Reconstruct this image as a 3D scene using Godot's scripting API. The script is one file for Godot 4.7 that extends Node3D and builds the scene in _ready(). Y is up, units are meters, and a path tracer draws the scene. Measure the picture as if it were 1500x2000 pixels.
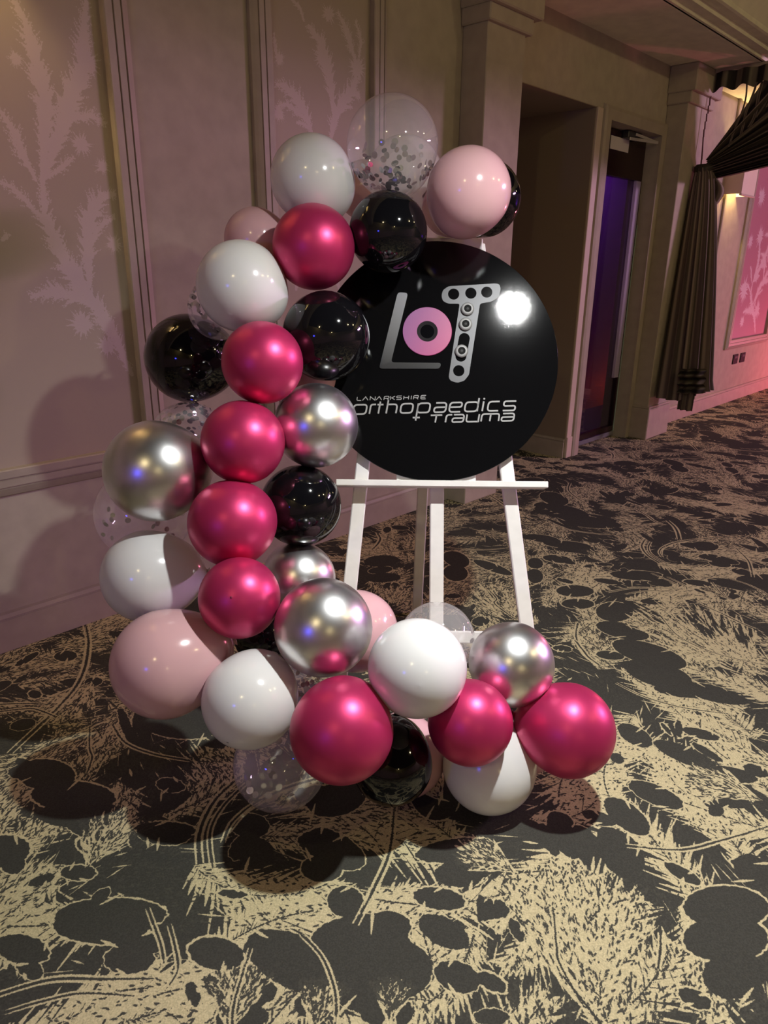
extends Node3D

# ---------------------------------------------------------------- helpers
var taken := {}
var rng := RandomNumberGenerator.new()
var M := {}

func numbered(called: String) -> String:
	var n: int = taken.get(called, 0)
	taken[called] = n + 1
	return called if n == 0 else "%s_%03d" % [called, n]

func thing(called: String, label: String, category: String, at := Vector3.ZERO, group := "") -> Node3D:
	var o := Node3D.new()
	o.name = numbered(called)
	o.position = at
	add_child(o)
	o.set_meta("label", label)
	o.set_meta("category", category)
	if group != "":
		o.set_meta("group", group)
	return o

func part(called: String, st: SurfaceTool, m: Material, parent: Node3D, label := "") -> MeshInstance3D:
	var o := MeshInstance3D.new()
	o.name = called
	o.mesh = st.commit()
	o.material_override = m
	parent.add_child(o, true)
	if label != "":
		o.set_meta("label", label)
	return o

func struct(called: String, st: SurfaceTool, m: Material, label := "") -> MeshInstance3D:
	var o := part(called, st, m, self, label)
	o.set_meta("kind", "structure")
	return o

func begin() -> SurfaceTool:
	var st := SurfaceTool.new()
	st.begin(Mesh.PRIMITIVE_TRIANGLES)
	return st

func mat(c: Color, rough := 0.8, metal := 0.0, spec := 0.5) -> StandardMaterial3D:
	var m := StandardMaterial3D.new()
	m.albedo_color = c.linear_to_srgb()
	m.roughness = rough
	m.metallic = metal
	m.metallic_specular = spec
	return m

# one triangle, turned so that it faces the way of the hint
func tri(st: SurfaceTool, a: Vector3, b: Vector3, c: Vector3, hint: Vector3, na := Vector3.ZERO, nb := Vector3.ZERO, nc := Vector3.ZERO) -> void:
	var n := (c - a).cross(b - a)
	if n.length_squared() < 1e-18:
		return
	n = n.normalized()
	if n.dot(hint) < 0.0:
		n = -n
		var t := b
		b = c
		c = t
		var tn := nb
		nb = nc
		nc = tn
	st.set_normal(n if na == Vector3.ZERO else na)
	st.add_vertex(a)
	st.set_normal(n if nb == Vector3.ZERO else nb)
	st.add_vertex(b)
	st.set_normal(n if nc == Vector3.ZERO else nc)
	st.add_vertex(c)

func quad(st: SurfaceTool, a: Vector3, b: Vector3, c: Vector3, d: Vector3, hint: Vector3) -> void:
	tri(st, a, b, c, hint)
	tri(st, a, c, d, hint)

# a box between two corners, its edges chamfered by e
func box(st: SurfaceTool, lo: Vector3, hi: Vector3, e := 0.0, x := Transform3D.IDENTITY) -> void:
	var c := (lo + hi) / 2.0
	var h := (hi - lo).abs() / 2.0
	e = minf(e, 0.45 * minf(h.x, minf(h.y, h.z)))
	var P := func(sx: float, sy: float, sz: float, ax: int) -> Vector3:
		var q := Vector3(sx * (h.x - e), sy * (h.y - e), sz * (h.z - e))
		q[ax] += e * [sx, sy, sz][ax]
		return x * (c + q)
	for ax in 3:
		for s in [-1.0, 1.0]:
			var pts := []
			for k in [[-1, -1], [1, -1], [1, 1], [-1, 1]]:
				var v := [0.0, 0.0, 0.0]
				v[ax] = s
				v[(ax + 1) % 3] = k[0]
				v[(ax + 2) % 3] = k[1]
				pts.append(P.call(v[0], v[1], v[2], ax))
			var hint := Vector3.ZERO
			hint[ax] = s
			quad(st, pts[0], pts[1], pts[2], pts[3], x.basis * hint)
	if e <= 0.0:
		return
	for ax in 3:                                      # the twelve chamfers
		var b := (ax + 1) % 3
		var d := (ax + 2) % 3
		for sb in [-1.0, 1.0]:
			for sd in [-1.0, 1.0]:
				var q := []
				for sa in [-1.0, 1.0]:
					var v := [0.0, 0.0, 0.0]
					v[ax] = sa
					v[b] = sb
					v[d] = sd
					q.append(P.call(v[0], v[1], v[2], b))
					q.append(P.call(v[0], v[1], v[2], d))
				var hint := Vector3.ZERO
				hint[b] = sb
				hint[d] = sd
				quad(st, q[0], q[1], q[3], q[2], x.basis * hint)
	for sx in [-1.0, 1.0]:
		for sy in [-1.0, 1.0]:
			for sz in [-1.0, 1.0]:
				tri(st, P.call(sx, sy, sz, 0), P.call(sx, sy, sz, 1), P.call(sx, sy, sz, 2), x.basis * Vector3(sx, sy, sz))

# a square bar between two points: w across "side", d across the other way
func bar(st: SurfaceTool, a: Vector3, b: Vector3, side: Vector3, w: float, d: float, e := 0.002) -> void:
	var up := (b - a).normalized()
	side = (side - up * side.dot(up)).normalized()
	var x := Transform3D(Basis(side, up, side.cross(up)), a)
	box(st, Vector3(-w / 2, 0, -d / 2), Vector3(w / 2, (b - a).length(), d / 2), e, x)

# a moulding: profile (across, proud) run from a to b; ends mitred by ma and mb
func run(st: SurfaceTool, prof: PackedVector2Array, a: Vector3, b: Vector3, across: Vector3, proud: Vector3, ma := 0.0, mb := 0.0) -> void:
	var l := (b - a).normalized()
	var mid := Vector2.ZERO
	for p in prof:
		mid += p / prof.size()
	for i in prof.size():
		var p := prof[i]
		var q := prof[(i + 1) % prof.size()]
		var d := q - p
		var out := Vector2(d.y, -d.x).normalized()
		if out.dot((p + q) / 2.0 - mid) < 0.0 and absf(out.x) > 0.9:
			pass
		var p0 := a + across * p.x + proud * p.y + l * (ma * p.x)
		var q0 := a + across * q.x + proud * q.y + l * (ma * q.x)
		var p1 := b + across * p.x + proud * p.y + l * (mb * p.x)
		var q1 := b + across * q.x + proud * q.y + l * (mb * q.x)
		# profiles are listed so that this side is outward
		quad(st, p0, q0, q1, p1, across * -d.y + proud * d.x)
	var tris := Geometry2D.triangulate_polygon(prof)
	for k in range(0, tris.size(), 3):
		var t := [prof[tris[k]], prof[tris[k + 1]], prof[tris[k + 2]]]
		var A := []
		var B := []
		for p in t:
			A.append(a + across * p.x + proud * p.y + l * (ma * p.x))
			B.append(b + across * p.x + proud * p.y + l * (mb * p.x))
		tri(st, A[0], A[1], A[2], -l)
		tri(st, B[0], B[1], B[2], l)

# a lathe about +z of x: profile of (radius, z)
func lathe(st: SurfaceTool, prof: PackedVector2Array, segs: int, x := Transform3D.IDENTITY, smooth := true) -> void:
	var norms := []
	for i in prof.size():
		var a := prof[maxi(i - 1, 0)]
		var b := prof[mini(i + 1, prof.size() - 1)]
		var d := b - a
		norms.append(Vector2(d.y, -d.x).normalized())
	for i in prof.size() - 1:
		var fd := prof[i + 1] - prof[i]
		var fn := Vector2(fd.y, -fd.x).normalized()
		for k in segs:
			var t0 := TAU * k / segs
			var t1 := TAU * (k + 1) / segs
			var v := []
			var n := []
			for tk in [[t0, i], [t1, i], [t1, i + 1], [t0, i + 1]]:
				var e := Vector3(cos(tk[0]), sin(tk[0]), 0)
				var nn: Vector2 = norms[tk[1]] if smooth else fn
				v.append(x * (e * prof[tk[1]].x + Vector3(0, 0, prof[tk[1]].y)))
				n.append((x.basis * (e * nn.x + Vector3(0, 0, nn.y))).normalized())
			var tm := (t0 + t1) / 2
			var hint := x.basis * (Vector3(cos(tm), sin(tm), 0) * fn.x + Vector3(0, 0, fn.y))
			tri(st, v[0], v[1], v[2], hint, n[0], n[1], n[2])
			tri(st, v[0], v[2], v[3], hint, n[0], n[2], n[3])

func facing(dir: Vector3, at: Vector3) -> Transform3D:       # local +z along dir
	var z := dir.normalized()
	var up := Vector3.UP if absf(z.y) < 0.95 else Vector3.RIGHT
	var xx := up.cross(z).normalized()
	return Transform3D(Basis(xx, z.cross(xx), z), at)

# round the corners of a polyline
func rounded(pts: PackedVector2Array, r: float, closed := false) -> PackedVector2Array:
	var out := PackedVector2Array()
	var n := pts.size()
	for i in n:
		if not closed and (i == 0 or i == n - 1):
			out.append(pts[i])
			continue
		var p := pts[i]
		var a := pts[(i + n - 1) % n] - p
		var b := pts[(i + 1) % n] - p
		var q := minf(r, 0.48 * minf(a.length(), b.length()))
		var s := p + a.normalized() * q
		var e := p + b.normalized() * q
		for k in 6:
			var t := k / 5.0
			out.append(s.lerp(p, t).lerp(p.lerp(e, t), t))
	return out

# a flat stroke of width w along a polyline, raised from z0 to z1
func stroke(st: SurfaceTool, pts: PackedVector2Array, w: float, z0: float, z1: float, closed: bool) -> void:
	var n := pts.size()
	var L := []
	var Rr := []
	for i in n:
		var a: Vector2
		var b: Vector2
		if closed:
			a = (pts[i] - pts[(i + n - 1) % n]).normalized()
			b = (pts[(i + 1) % n] - pts[i]).normalized()
		else:
			a = (pts[i] - pts[maxi(i - 1, 0)]).normalized() if i > 0 else (pts[1] - pts[0]).normalized()
			b = (pts[i + 1] - pts[i]).normalized() if i < n - 1 else a
		var t := (a + b).normalized()
		var o := Vector2(-t.y, t.x) * (w / 2) / maxf(0.5, t.dot(a))
		L.append(pts[i] + o)
		Rr.append(pts[i] - o)
	var m := n if closed else n - 1
	for i in m:
		var j := (i + 1) % n
		var f := [Vector3(L[i].x, L[i].y, z1), Vector3(L[j].x, L[j].y, z1), Vector3(Rr[j].x, Rr[j].y, z1), Vector3(Rr[i].x, Rr[i].y, z1)]
		var g := []
		for p in f:
			g.append(Vector3(p.x, p.y, z0))
		quad(st, f[0], f[1], f[2], f[3], Vector3(0, 0, 1))
		var s: Vector3 = f[0] - f[3]
		quad(st, f[0], f[1], g[1], g[0], s)
		quad(st, f[3], f[2], g[2], g[3], -s)
	if not closed:
		for k in [0, n - 1]:
			var d: Vector2 = (pts[0] - pts[1]) if k == 0 else (pts[n - 1] - pts[n - 2])
			quad(st, Vector3(L[k].x, L[k].y, z1), Vector3(Rr[k].x, Rr[k].y, z1), Vector3(Rr[k].x, Rr[k].y, z0), Vector3(L[k].x, L[k].y, z0), Vector3(d.x, d.y, 0))

# a flat plate from an outline
func plate(st: SurfaceTool, poly: PackedVector2Array, z0: float, z1: float) -> void:
	var tris := Geometry2D.triangulate_polygon(poly)
	for k in range(0, tris.size(), 3):
		var a := poly[tris[k]]
		var b := poly[tris[k + 1]]
		var c := poly[tris[k + 2]]
		tri(st, Vector3(a.x, a.y, z1), Vector3(b.x, b.y, z1), Vector3(c.x, c.y, z1), Vector3(0, 0, 1))
		tri(st, Vector3(a.x, a.y, z0), Vector3(b.x, b.y, z0), Vector3(c.x, c.y, z0), Vector3(0, 0, -1))
	var sgn := -1.0 if Geometry2D.is_polygon_clockwise(poly) else 1.0
	for i in poly.size():
		var a := poly[i]
		var b := poly[(i + 1) % poly.size()]
		quad(st, Vector3(a.x, a.y, z0), Vector3(b.x, b.y, z0), Vector3(b.x, b.y, z1), Vector3(a.x, a.y, z1), Vector3(b.y - a.y, a.x - b.x, 0) * sgn)

# ---------------------------------------------------------------- scene
const CAM := Vector3(0, 1.3, 0)
const RT := Vector3(0.68925, 0, 0.72453)             # level directions of the display: right, and away from the viewer
const FW := Vector3(0.72453, 0, -0.68925)
const WALL := -2.489
const CEIL := 2.625

func _ready() -> void:
	rng.seed = 7
	# camera
	var cam := Camera3D.new()
	cam.name = "camera"
	cam.transform = Transform3D(Basis(Vector3(0.69172, 0.00997, 0.72209), Vector3(0.23082, 0.94440, -0.23415), Vector3(-0.68428, 0.32864, 0.65096)), CAM)
	cam.fov = 71.66
	cam.near = 0.05
	cam.far = 60.0
	add_child(cam)
	cam.current = true
	# surroundings: a closed room, so nothing but black outside
	var env := Environment.new()
	env.background_mode = Environment.BG_COLOR
	env.background_color = Color(0, 0, 0)
	env.tonemap_mode = Environment.TONE_MAPPER_LINEAR
	env.tonemap_exposure = 1.0
	env.sdfgi_enabled = true
	env.ssao_enabled = true
	env.ssil_enabled = true
	var we := WorldEnvironment.new()
	we.name = "surroundings"
	we.environment = env
	add_child(we)
	materials()
	room_lights()
	room()
	carpet()
	wall_panels()
	doorway()
	far_end()
	curtain()
	easel()
	sign_board()
	balloons()

func materials() -> void:
	M.wall = mat(Color(0.43, 0.385, 0.29), 0.85, 0.0, 0.3)
	M.trim = mat(Color(0.40, 0.35, 0.265), 0.55, 0.0, 0.4)
	M.white_trim = mat(Color(0.55, 0.46, 0.36), 0.45)
	M.ceiling = mat(Color(0.78, 0.75, 0.56), 0.9, 0.0, 0.2)
	M.dark_ceiling = mat(Color(0.05, 0.05, 0.055), 0.9)
	M.easel = mat(Color(0.80, 0.78, 0.75), 0.5)
	var nz := FastNoiseLite.new()
	nz.frequency = 0.02
	nz.seed = 4
	var nt := NoiseTexture2D.new()
	nt.width = 256
	nt.height = 256
	nt.seamless = true
	nt.noise = nz
	var cr := Gradient.new()
	cr.set_color(0, Color(0.93, 0.93, 0.93))
	cr.set_color(1, Color(1, 1, 1))
	nt.color_ramp = cr
	for k in ["wall", "trim", "easel", "ceiling"]:
		M[k].albedo_texture = nt
		M[k].uv1_triplanar = true
		M[k].uv1_world_triplanar = true
		M[k].uv1_scale = Vector3.ONE * (1.5 if k != "easel" else 4.0)
	# balloons
	M.white = mat(Color(0.73, 0.735, 0.725), 0.16)
	M.white.backlight_enabled = true
	M.white.backlight = Color(0.20, 0.19, 0.18)
	M.pink = mat(Color(0.66, 0.40, 0.42), 0.16)
	M.pink.backlight_enabled = true
	M.pink.backlight = Color(0.24, 0.12, 0.12)
	M.black = mat(Color(0.004, 0.004, 0.005), 0.06)
	M.magenta = mat(Color(0.55, 0.032, 0.135), 0.40, 0.6, 0.5)
	M.magenta.clearcoat_enabled = true
	M.magenta.clearcoat = 0.12
	M.magenta.clearcoat_roughness = 0.3
	M.magenta.backlight_enabled = true
	M.magenta.backlight = Color(0.16, 0.02, 0.05)
	M.silver = mat(Color(0.74, 0.74, 0.745), 0.32, 1.0)
	M.clear = mat(Color(0.95, 0.95, 0.95), 0.04)
	M.clear.albedo_color = Color(0.95, 0.95, 0.95, 0.16)
	M.clear.transparency = BaseMaterial3D.TRANSPARENCY_ALPHA
	M.milky = M.clear.duplicate()
	M.milky.albedo_color = Color(0.95, 0.94, 0.93, 0.40)
	M.confetti = mat(Color(0.66, 0.66, 0.68), 0.16, 1.0)
	M.confetti.cull_mode = BaseMaterial3D.CULL_DISABLED

# ---------------------------------------------------------------- lamps
func lamp_omni(parent: Node3D, at: Vector3, c: Color, e: float, size: float) -> void:
	var l := OmniLight3D.new()
	l.name = "light"
	l.position = at
	l.light_color = c
	l.light_energy = e
	l.light_size = size
	l.omni_range = 30.0
	l.omni_attenuation = 2.0
	l.shadow_enabled = true
	parent.add_child(l, true)

func glow(c: Color, e: float) -> StandardMaterial3D:
	var m := mat(Color(0.8, 0.8, 0.8), 0.6)
	m.emission_enabled = true
	m.emission = c
	m.emission_energy_multiplier = e
	return m

func sphere_prof(r: float, n: int) -> PackedVector2Array:
	var p := PackedVector2Array()
	for i in n + 1:
		var a := -PI / 2 + PI * i / n
		p.append(Vector2(maxf(cos(a) * r, 0.0), sin(a) * r))
	return p

func room_lights() -> void:
	# the pendant lamp over the display: a flat glowing face that shines downwards
	var p := thing("pendant_lamp", "black pendant lamp hanging over the balloon display, above the picture", "lamp", Vector3(1.27, 2.01, -0.41))
	var st := begin()
	lathe(st, PackedVector2Array([Vector2(0.0, 0.0), Vector2(0.042, 0.0), Vector2(0.046, -0.006)]), 32, facing(Vector3.DOWN, Vector3.ZERO))
	part("diffuser", st, glow(Color(1, 0.96, 0.90), 4.0), p)
	st = begin()
	lathe(st, PackedVector2Array([Vector2(0.062, 0.0), Vector2(0.066, 0.0), Vector2(0.062, 0.06), Vector2(0.03, 0.10), Vector2(0.0, 0.10)]), 32, facing(Vector3.UP, Vector3.ZERO))
	part("shade", st, mat(Color(0.03, 0.03, 0.03), 0.4), p)
	st = begin()
	bar(st, Vector3(0, 0.10, 0), Vector3(0, 1.34, 0), Vector3.RIGHT, 0.008, 0.008, 0.001)
	part("cable", st, M.black, p)
	var sp := SpotLight3D.new()
	sp.name = "light"
	sp.position = Vector3(0, -0.008, 0)
	sp.rotation_degrees = Vector3(-90, 0, 0)
	sp.light_color = Color(0.98, 0.985, 0.975)
	sp.light_energy = 4.3
	sp.light_size = 0.027
	sp.spot_angle = 82.0
	sp.spot_angle_attenuation = 1.0
	sp.spot_range = 30.0
	sp.spot_attenuation = 2.0
	sp.shadow_enabled = true
	p.add_child(sp, true)
	# small downlights in the high ceiling behind the viewer
	for q in [Vector3(3.0, 3.34, 2.4), Vector3(4.6, 3.34, 2.4), Vector3(-2.4, 3.34, 5.8), Vector3(-2.2, 3.34, 0.6), Vector3(6.5, 3.34, 4.8), Vector3(6.9, 3.34, 4.8), Vector3(9.5, 3.34, 1.6)]:
		var d := thing("ceiling_light", "small round downlight in the dark ceiling, one of seven outside the picture", "lamp", q, "downlights behind the viewer")
		st = begin()
		lathe(st, PackedVector2Array([Vector2(0.0, -0.012), Vector2(0.06, -0.012), Vector2(0.065, 0.0)]), 20, facing(Vector3.DOWN, Vector3.ZERO))
		part("diffuser", st, glow(Color(1.0, 0.88, 0.7), 10.0), d)
		st = begin()
		lathe(st, PackedVector2Array([Vector2(0.066, 0.012), Vector2(0.085, 0.012), Vector2(0.09, -0.0)]), 20, facing(Vector3.DOWN, Vector3.ZERO))
		part("ring", st, M.white_trim, d)
		lamp_omni(d, Vector3(0, -0.08, 0), Color(1.0, 0.90, 0.66), 1.0, 0.06)
	# the coloured party lights to the right of the picture
	for u in [[Vector3(8.6, 2.90, 3.4), Color(0.97, 0.74, 0.97), 34.0, Vector3(-1.0, -0.1, -0.15), Vector2(1.8, 0.22)], [Vector3(13.3, 0.3, 2.5), Color(0.42, 0.12, 1.0), 8.0, Vector3(0.35, 1, -0.1)], [Vector3(9.6, 0.25, -1.2), Color(1.0, 0.46, 0.58), 3.6, Vector3(-0.75, 0.12, -0.6)], [Vector3(-2.55, 1.5, -0.25), Color(0.25, 0.28, 1.0), 0.7, Vector3(1, -0.05, -0.25)]]:
		var w := thing("party_light", "stage light, %s, outside the picture" % ["mauve hanging far right", "violet standing far right", "red standing right of the pink panel", "blue standing left of the viewer"][[34.0, 8.0, 3.6, 0.7].find(u[2])], "lamp", u[0])
		var x := facing(u[3], Vector3.ZERO)
		var ls: Vector2 = u[4] if u.size() > 4 else Vector2(0.26, 0.18)
		st = begin()
		box(st, Vector3(-ls.x / 2 - 0.02, -ls.y / 2 - 0.02, -0.16), Vector3(ls.x / 2 + 0.02, ls.y / 2 + 0.02, -0.01), 0.01, x)
		part("housing", st, mat(Color(0.02, 0.02, 0.02), 0.4), w)
		st = begin()
		box(st, Vector3(-ls.x / 2, -ls.y / 2, -0.009), Vector3(ls.x / 2, ls.y / 2, 0.0), 0.002, x)
		part("lens", st, glow(u[1], 4.0 if u.size() < 5 else 1.5), w)
		st = begin()
		var drop: float = 3.35 - u[0].y if u[0].y > 2.0 else -u[0].y
		bar(st, -u[3].normalized() * 0.15, Vector3(0, drop, 0) - u[3].normalized() * 0.15, Vector3.BACK, 0.03, 0.03)
		part("stand", st, M.black, w)
		var al := AreaLight3D.new()
		al.name = "light"
		al.transform = facing(-u[3], u[3].normalized() * 0.02)
		al.area_size = ls
		al.light_color = u[1]
		al.light_energy = u[2]
		al.set("area_range", 30.0)
		al.shadow_enabled = true
		w.add_child(al, true)

# ---------------------------------------------------------------- the room
const X0 := -3.0
const X1 := 14.0
const Z1 := 7.0

func room() -> void:
	var st := begin()
	box(st, Vector3(X0, 0, WALL - 0.2), Vector3(3.44, CEIL, WALL))
	box(st, Vector3(3.44, 2.24, WALL - 0.2), Vector3(4.487, CEIL, WALL))
	box(st, Vector3(4.487, 0, WALL - 0.2), Vector3(4.653, CEIL, WALL))
	box(st, Vector3(4.653, 2.185, WALL - 0.2), Vector3(5.41, CEIL, WALL))
	box(st, Vector3(5.41, 0, WALL - 0.2), Vector3(X1, CEIL, WALL))
	box(st, Vector3(X0, CEIL, WALL - 0.2), Vector3(X1, 3.5, WALL))
	struct("wall_back", st, M.wall, "long tan wall with panels, dark niche and doorway")
	# the dark niche between the pillar and the door
	st = begin()
	box(st, Vector3(4.483, 0, -4.7), Vector3(4.488, 2.24, WALL - 0.001))
	box(st, Vector3(4.487, 0, -4.7), Vector3(4.6, 2.4, WALL - 0.2))
	var shade_brown := mat(Color(0.27, 0.225, 0.155), 0.85, 0.0, 0.3)  # darker than the wall paint: the shade inside the niche, put into the colour
	struct("wall_niche_right", st, shade_brown, "side wall of the niche, shade put into its colour")
	st = begin()
	box(st, Vector3(3.3, 0, -4.7), Vector3(3.44, 2.4, WALL - 0.2))
	struct("wall_niche_left", st, shade_brown)
	st = begin()
	box(st, Vector3(3.3, 0, -4.85), Vector3(4.6, 2.4, -4.7))
	struct("wall_niche_back", st, shade_brown)
	st = begin()
	box(st, Vector3(3.3, 2.24, -4.7), Vector3(4.6, 2.4, WALL - 0.2))
	box(st, Vector3(3.44, 2.236, -4.7), Vector3(4.487, 2.241, WALL - 0.001))
	struct("ceiling_niche", st, shade_brown)
	# the other walls
	st = begin()
	box(st, Vector3(X0 - 0.2, -0.1, WALL - 0.2), Vector3(X0, 3.6, Z1 + 0.2))
	struct("wall_left", st, M.wall)
	st = begin()
	box(st, Vector3(X1, -0.1, WALL - 0.2), Vector3(X1 + 0.2, 3.6, Z1 + 0.2))
	struct("wall_right", st, M.wall)
	st = begin()
	box(st, Vector3(X0, -0.1, Z1), Vector3(X1, 3.6, Z1 + 0.2))
	struct("wall_front", st, M.wall)
	# low ceiling along the wall, its stepped cornice and the high dark ceiling
	st = begin()
	box(st, Vector3(X0, CEIL, WALL), Vector3(X1, CEIL + 0.9, -1.98))
	struct("ceiling_low", st, M.ceiling, "low tan ceiling strip along the wall")
	st = begin()
	run(st, PackedVector2Array([Vector2(0, 0), Vector2(0, 0.9), Vector2(0.32, 0.9), Vector2(0.32, 0.26), Vector2(0.30, 0.24), Vector2(0.16, 0.075), Vector2(0.16, 0.05), Vector2(0.145, 0.045), Vector2(0.09, 0.045), Vector2(0.085, 0.02), Vector2(0.03, 0.018), Vector2(0.025, 0.0)]), Vector3(X0, CEIL, -1.99), Vector3(X1, CEIL, -1.99), Vector3(0, 0, 1), Vector3(0, 1, 0))
	struct("trim_1", st, M.ceiling, "stepped plaster cornice at the edge of the low ceiling")
	st = begin()
	box(st, Vector3(X0, 3.35, -1.7), Vector3(X1, 3.6, Z1))
	struct("ceiling", st, M.dark_ceiling)
	# a boxed beam added over the curtain rail to block the mauve light
	st = begin()
	box(st, Vector3(5.70, CEIL - 0.002, -1.66), Vector3(5.86, 3.4, Z1), 0.004)
	struct("trim_5", st, M.ceiling, "boxed beam added over the curtain rail to block light")
	# skirting
	var sk := PackedVector2Array([Vector2(0, 0), Vector2(0, 0.018), Vector2(0.115, 0.018), Vector2(0.118, 0.012), Vector2(0.122, 0.012), Vector2(0.125, 0.019), Vector2(0.137, 0.012), Vector2(0.142, 0.0)])
	st = begin()
	run(st, sk, Vector3(X0, 0, WALL), Vector3(3.132, 0, WALL), Vector3.UP, Vector3.BACK)
	struct("baseboard_back", st, M.trim, "tan skirting board along the panelled wall")
	st = begin()
	run(st, sk, Vector3(5.845, 0, WALL), Vector3(X1, 0, WALL), Vector3.UP, Vector3.BACK)
	struct("baseboard_far", st, M.trim)
	st = begin()
	run(st, sk, Vector3(4.487, 0, -4.7), Vector3(4.487, 0, WALL), Vector3.UP, Vector3.LEFT)
	struct("baseboard_niche", st, M.trim)
	# the two pillars with their stepped heads
	for k in 2:
		var a: float = [3.132, 5.48][k]
		var b: float = [3.446, 5.845][k]
		var p := thing("pillar", ["mauve lit square pillar between the wall panels and the dark niche", "far square pillar beside the door, partly behind the tied curtain"][k], "pillar", Vector3(a, 0, WALL))
		p.set_meta("kind", "structure")
		st = begin()
		box(st, Vector3(0, 0, 0), Vector3(b - a, 2.40, 0.149), 0.004)
		part("shaft", st, M.wall, p)
		st = begin()
		box(st, Vector3(-0.018, 2.385, 0), Vector3(b - a + 0.035, 2.46, 0.172), 0.006)
		box(st, Vector3(-0.03, 2.455, 0), Vector3(b - a + 0.08, CEIL, 0.20), 0.006)
		part("capital", st, M.wall, p)
		if k == 1:
			st = begin()
			box(st, Vector3(-0.02, 0, 0), Vector3(b - a + 0.02, 0.245, 0.172), 0.006)
			box(st, Vector3(-0.012, 0.245, 0), Vector3(b - a + 0.012, 0.262, 0.164), 0.006)
			part("plinth", st, M.trim, p)

# ---------------------------------------------------------------- carpet
const TX := 2.47
const TZ := 2.08
const PX := 2048
const PZ := 1724
var mask := PackedByteArray()

func blot(cx: float, cz: float, ax: float, az: float, bx: float, bz: float, grow: float, value: int, jit: PackedByteArray) -> void:
	var la := sqrt(ax * ax + az * az)
	var lb := sqrt(bx * bx + bz * bz)
	var fa := 1.0 + grow / la
	var fb := 1.0 + grow / lb
	ax *= fa
	az *= fa
	bx *= fb
	bz *= fb
	var det := ax * bz - az * bx
	if absf(det) < 1e-7:
		return
	var hx := sqrt(ax * ax + bx * bx) * 1.15
	var hz := sqrt(az * az + bz * bz) * 1.15
	var s := PX / TX
	var x0 := int((cx - hx) * s)
	var x1 := int((cx + hx) * s)
	var z0 := int((cz - hz) * s)
	var z1 := int((cz + hz) * s)
	var amp := 0.0035 / (minf(la, lb) * 128.0)
	for zz in range(z0, z1 + 1):
		var dz := zz / s - cz
		var row := posmod(zz, PZ) * PX
		for xx in range(x0, x1 + 1):
			var dx := xx / s - cx
			var u := (dx * bz - dz * bx) / det
			var v := (dz * ax - dx * az) / det
			var at := row + posmod(xx, PX)
			if u * u + v * v < 1.0 + (jit[at] - 128) * amp:
				mask[at] = value

func streak(x: float, z: float, ang: float, len: float, wid: float, value: int) -> void:
	var s := PX / TX
	var n := int(len * s) + 1
	var c := cos(ang)
	var d := sin(ang)
	for i in n:
		var t := float(i) / n
		var r := wid * s * (1.0 - absf(2.0 * t - 1.0) * 0.8) * 0.5
		var px := (x + c * len * (t - 0.5)) * s
		var pz := (z + d * len * (t - 0.5)) * s
		var k := int(ceil(r))
		for a in range(-k, k + 1):
			for b in range(-k, k + 1):
				if a * a + b * b <= r * r + 0.3:
					mask[posmod(int(pz) + b, PZ) * PX + posmod(int(px) + a, PX)] = value

func curve_line(c: Array, wid: float, value: int, side := 0.0) -> void:
	var p := [Vector2(c[0], c[1]), Vector2(c[2], c[3]), Vector2(c[4], c[5]), Vector2(c[6], c[7])]
	var N := 60
	var last := Vector2.ZERO
	for i in N + 1:
		var u := i / float(N) * 3.0
		var k := mini(int(u), 2)
		var q: Vector2 = p[k].cubic_interpolate(p[k + 1], p[maxi(k - 1, 0)], p[mini(k + 2, 3)], u - k)
		if i > 0:
			var d := q - last
			var nrm := Vector2(-d.y, d.x).normalized() * side
			var m := (q + last) / 2.0 + nrm
			var taper := 1.0 - 0.55 * absf(2.0 * i / N - 1.0)
			streak(m.x, m.y, d.angle(), d.length() * 1.6, wid * taper, value)
		last = q

func flow(x: float, z: float) -> float:
	var a := TAU * x / TX
	var b := TAU * z / TZ
	return -0.55 + 0.9 * sin(a + 1.3 * sin(b)) + 0.8 * sin(b * 2.0 + 0.7 + sin(a))

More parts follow.
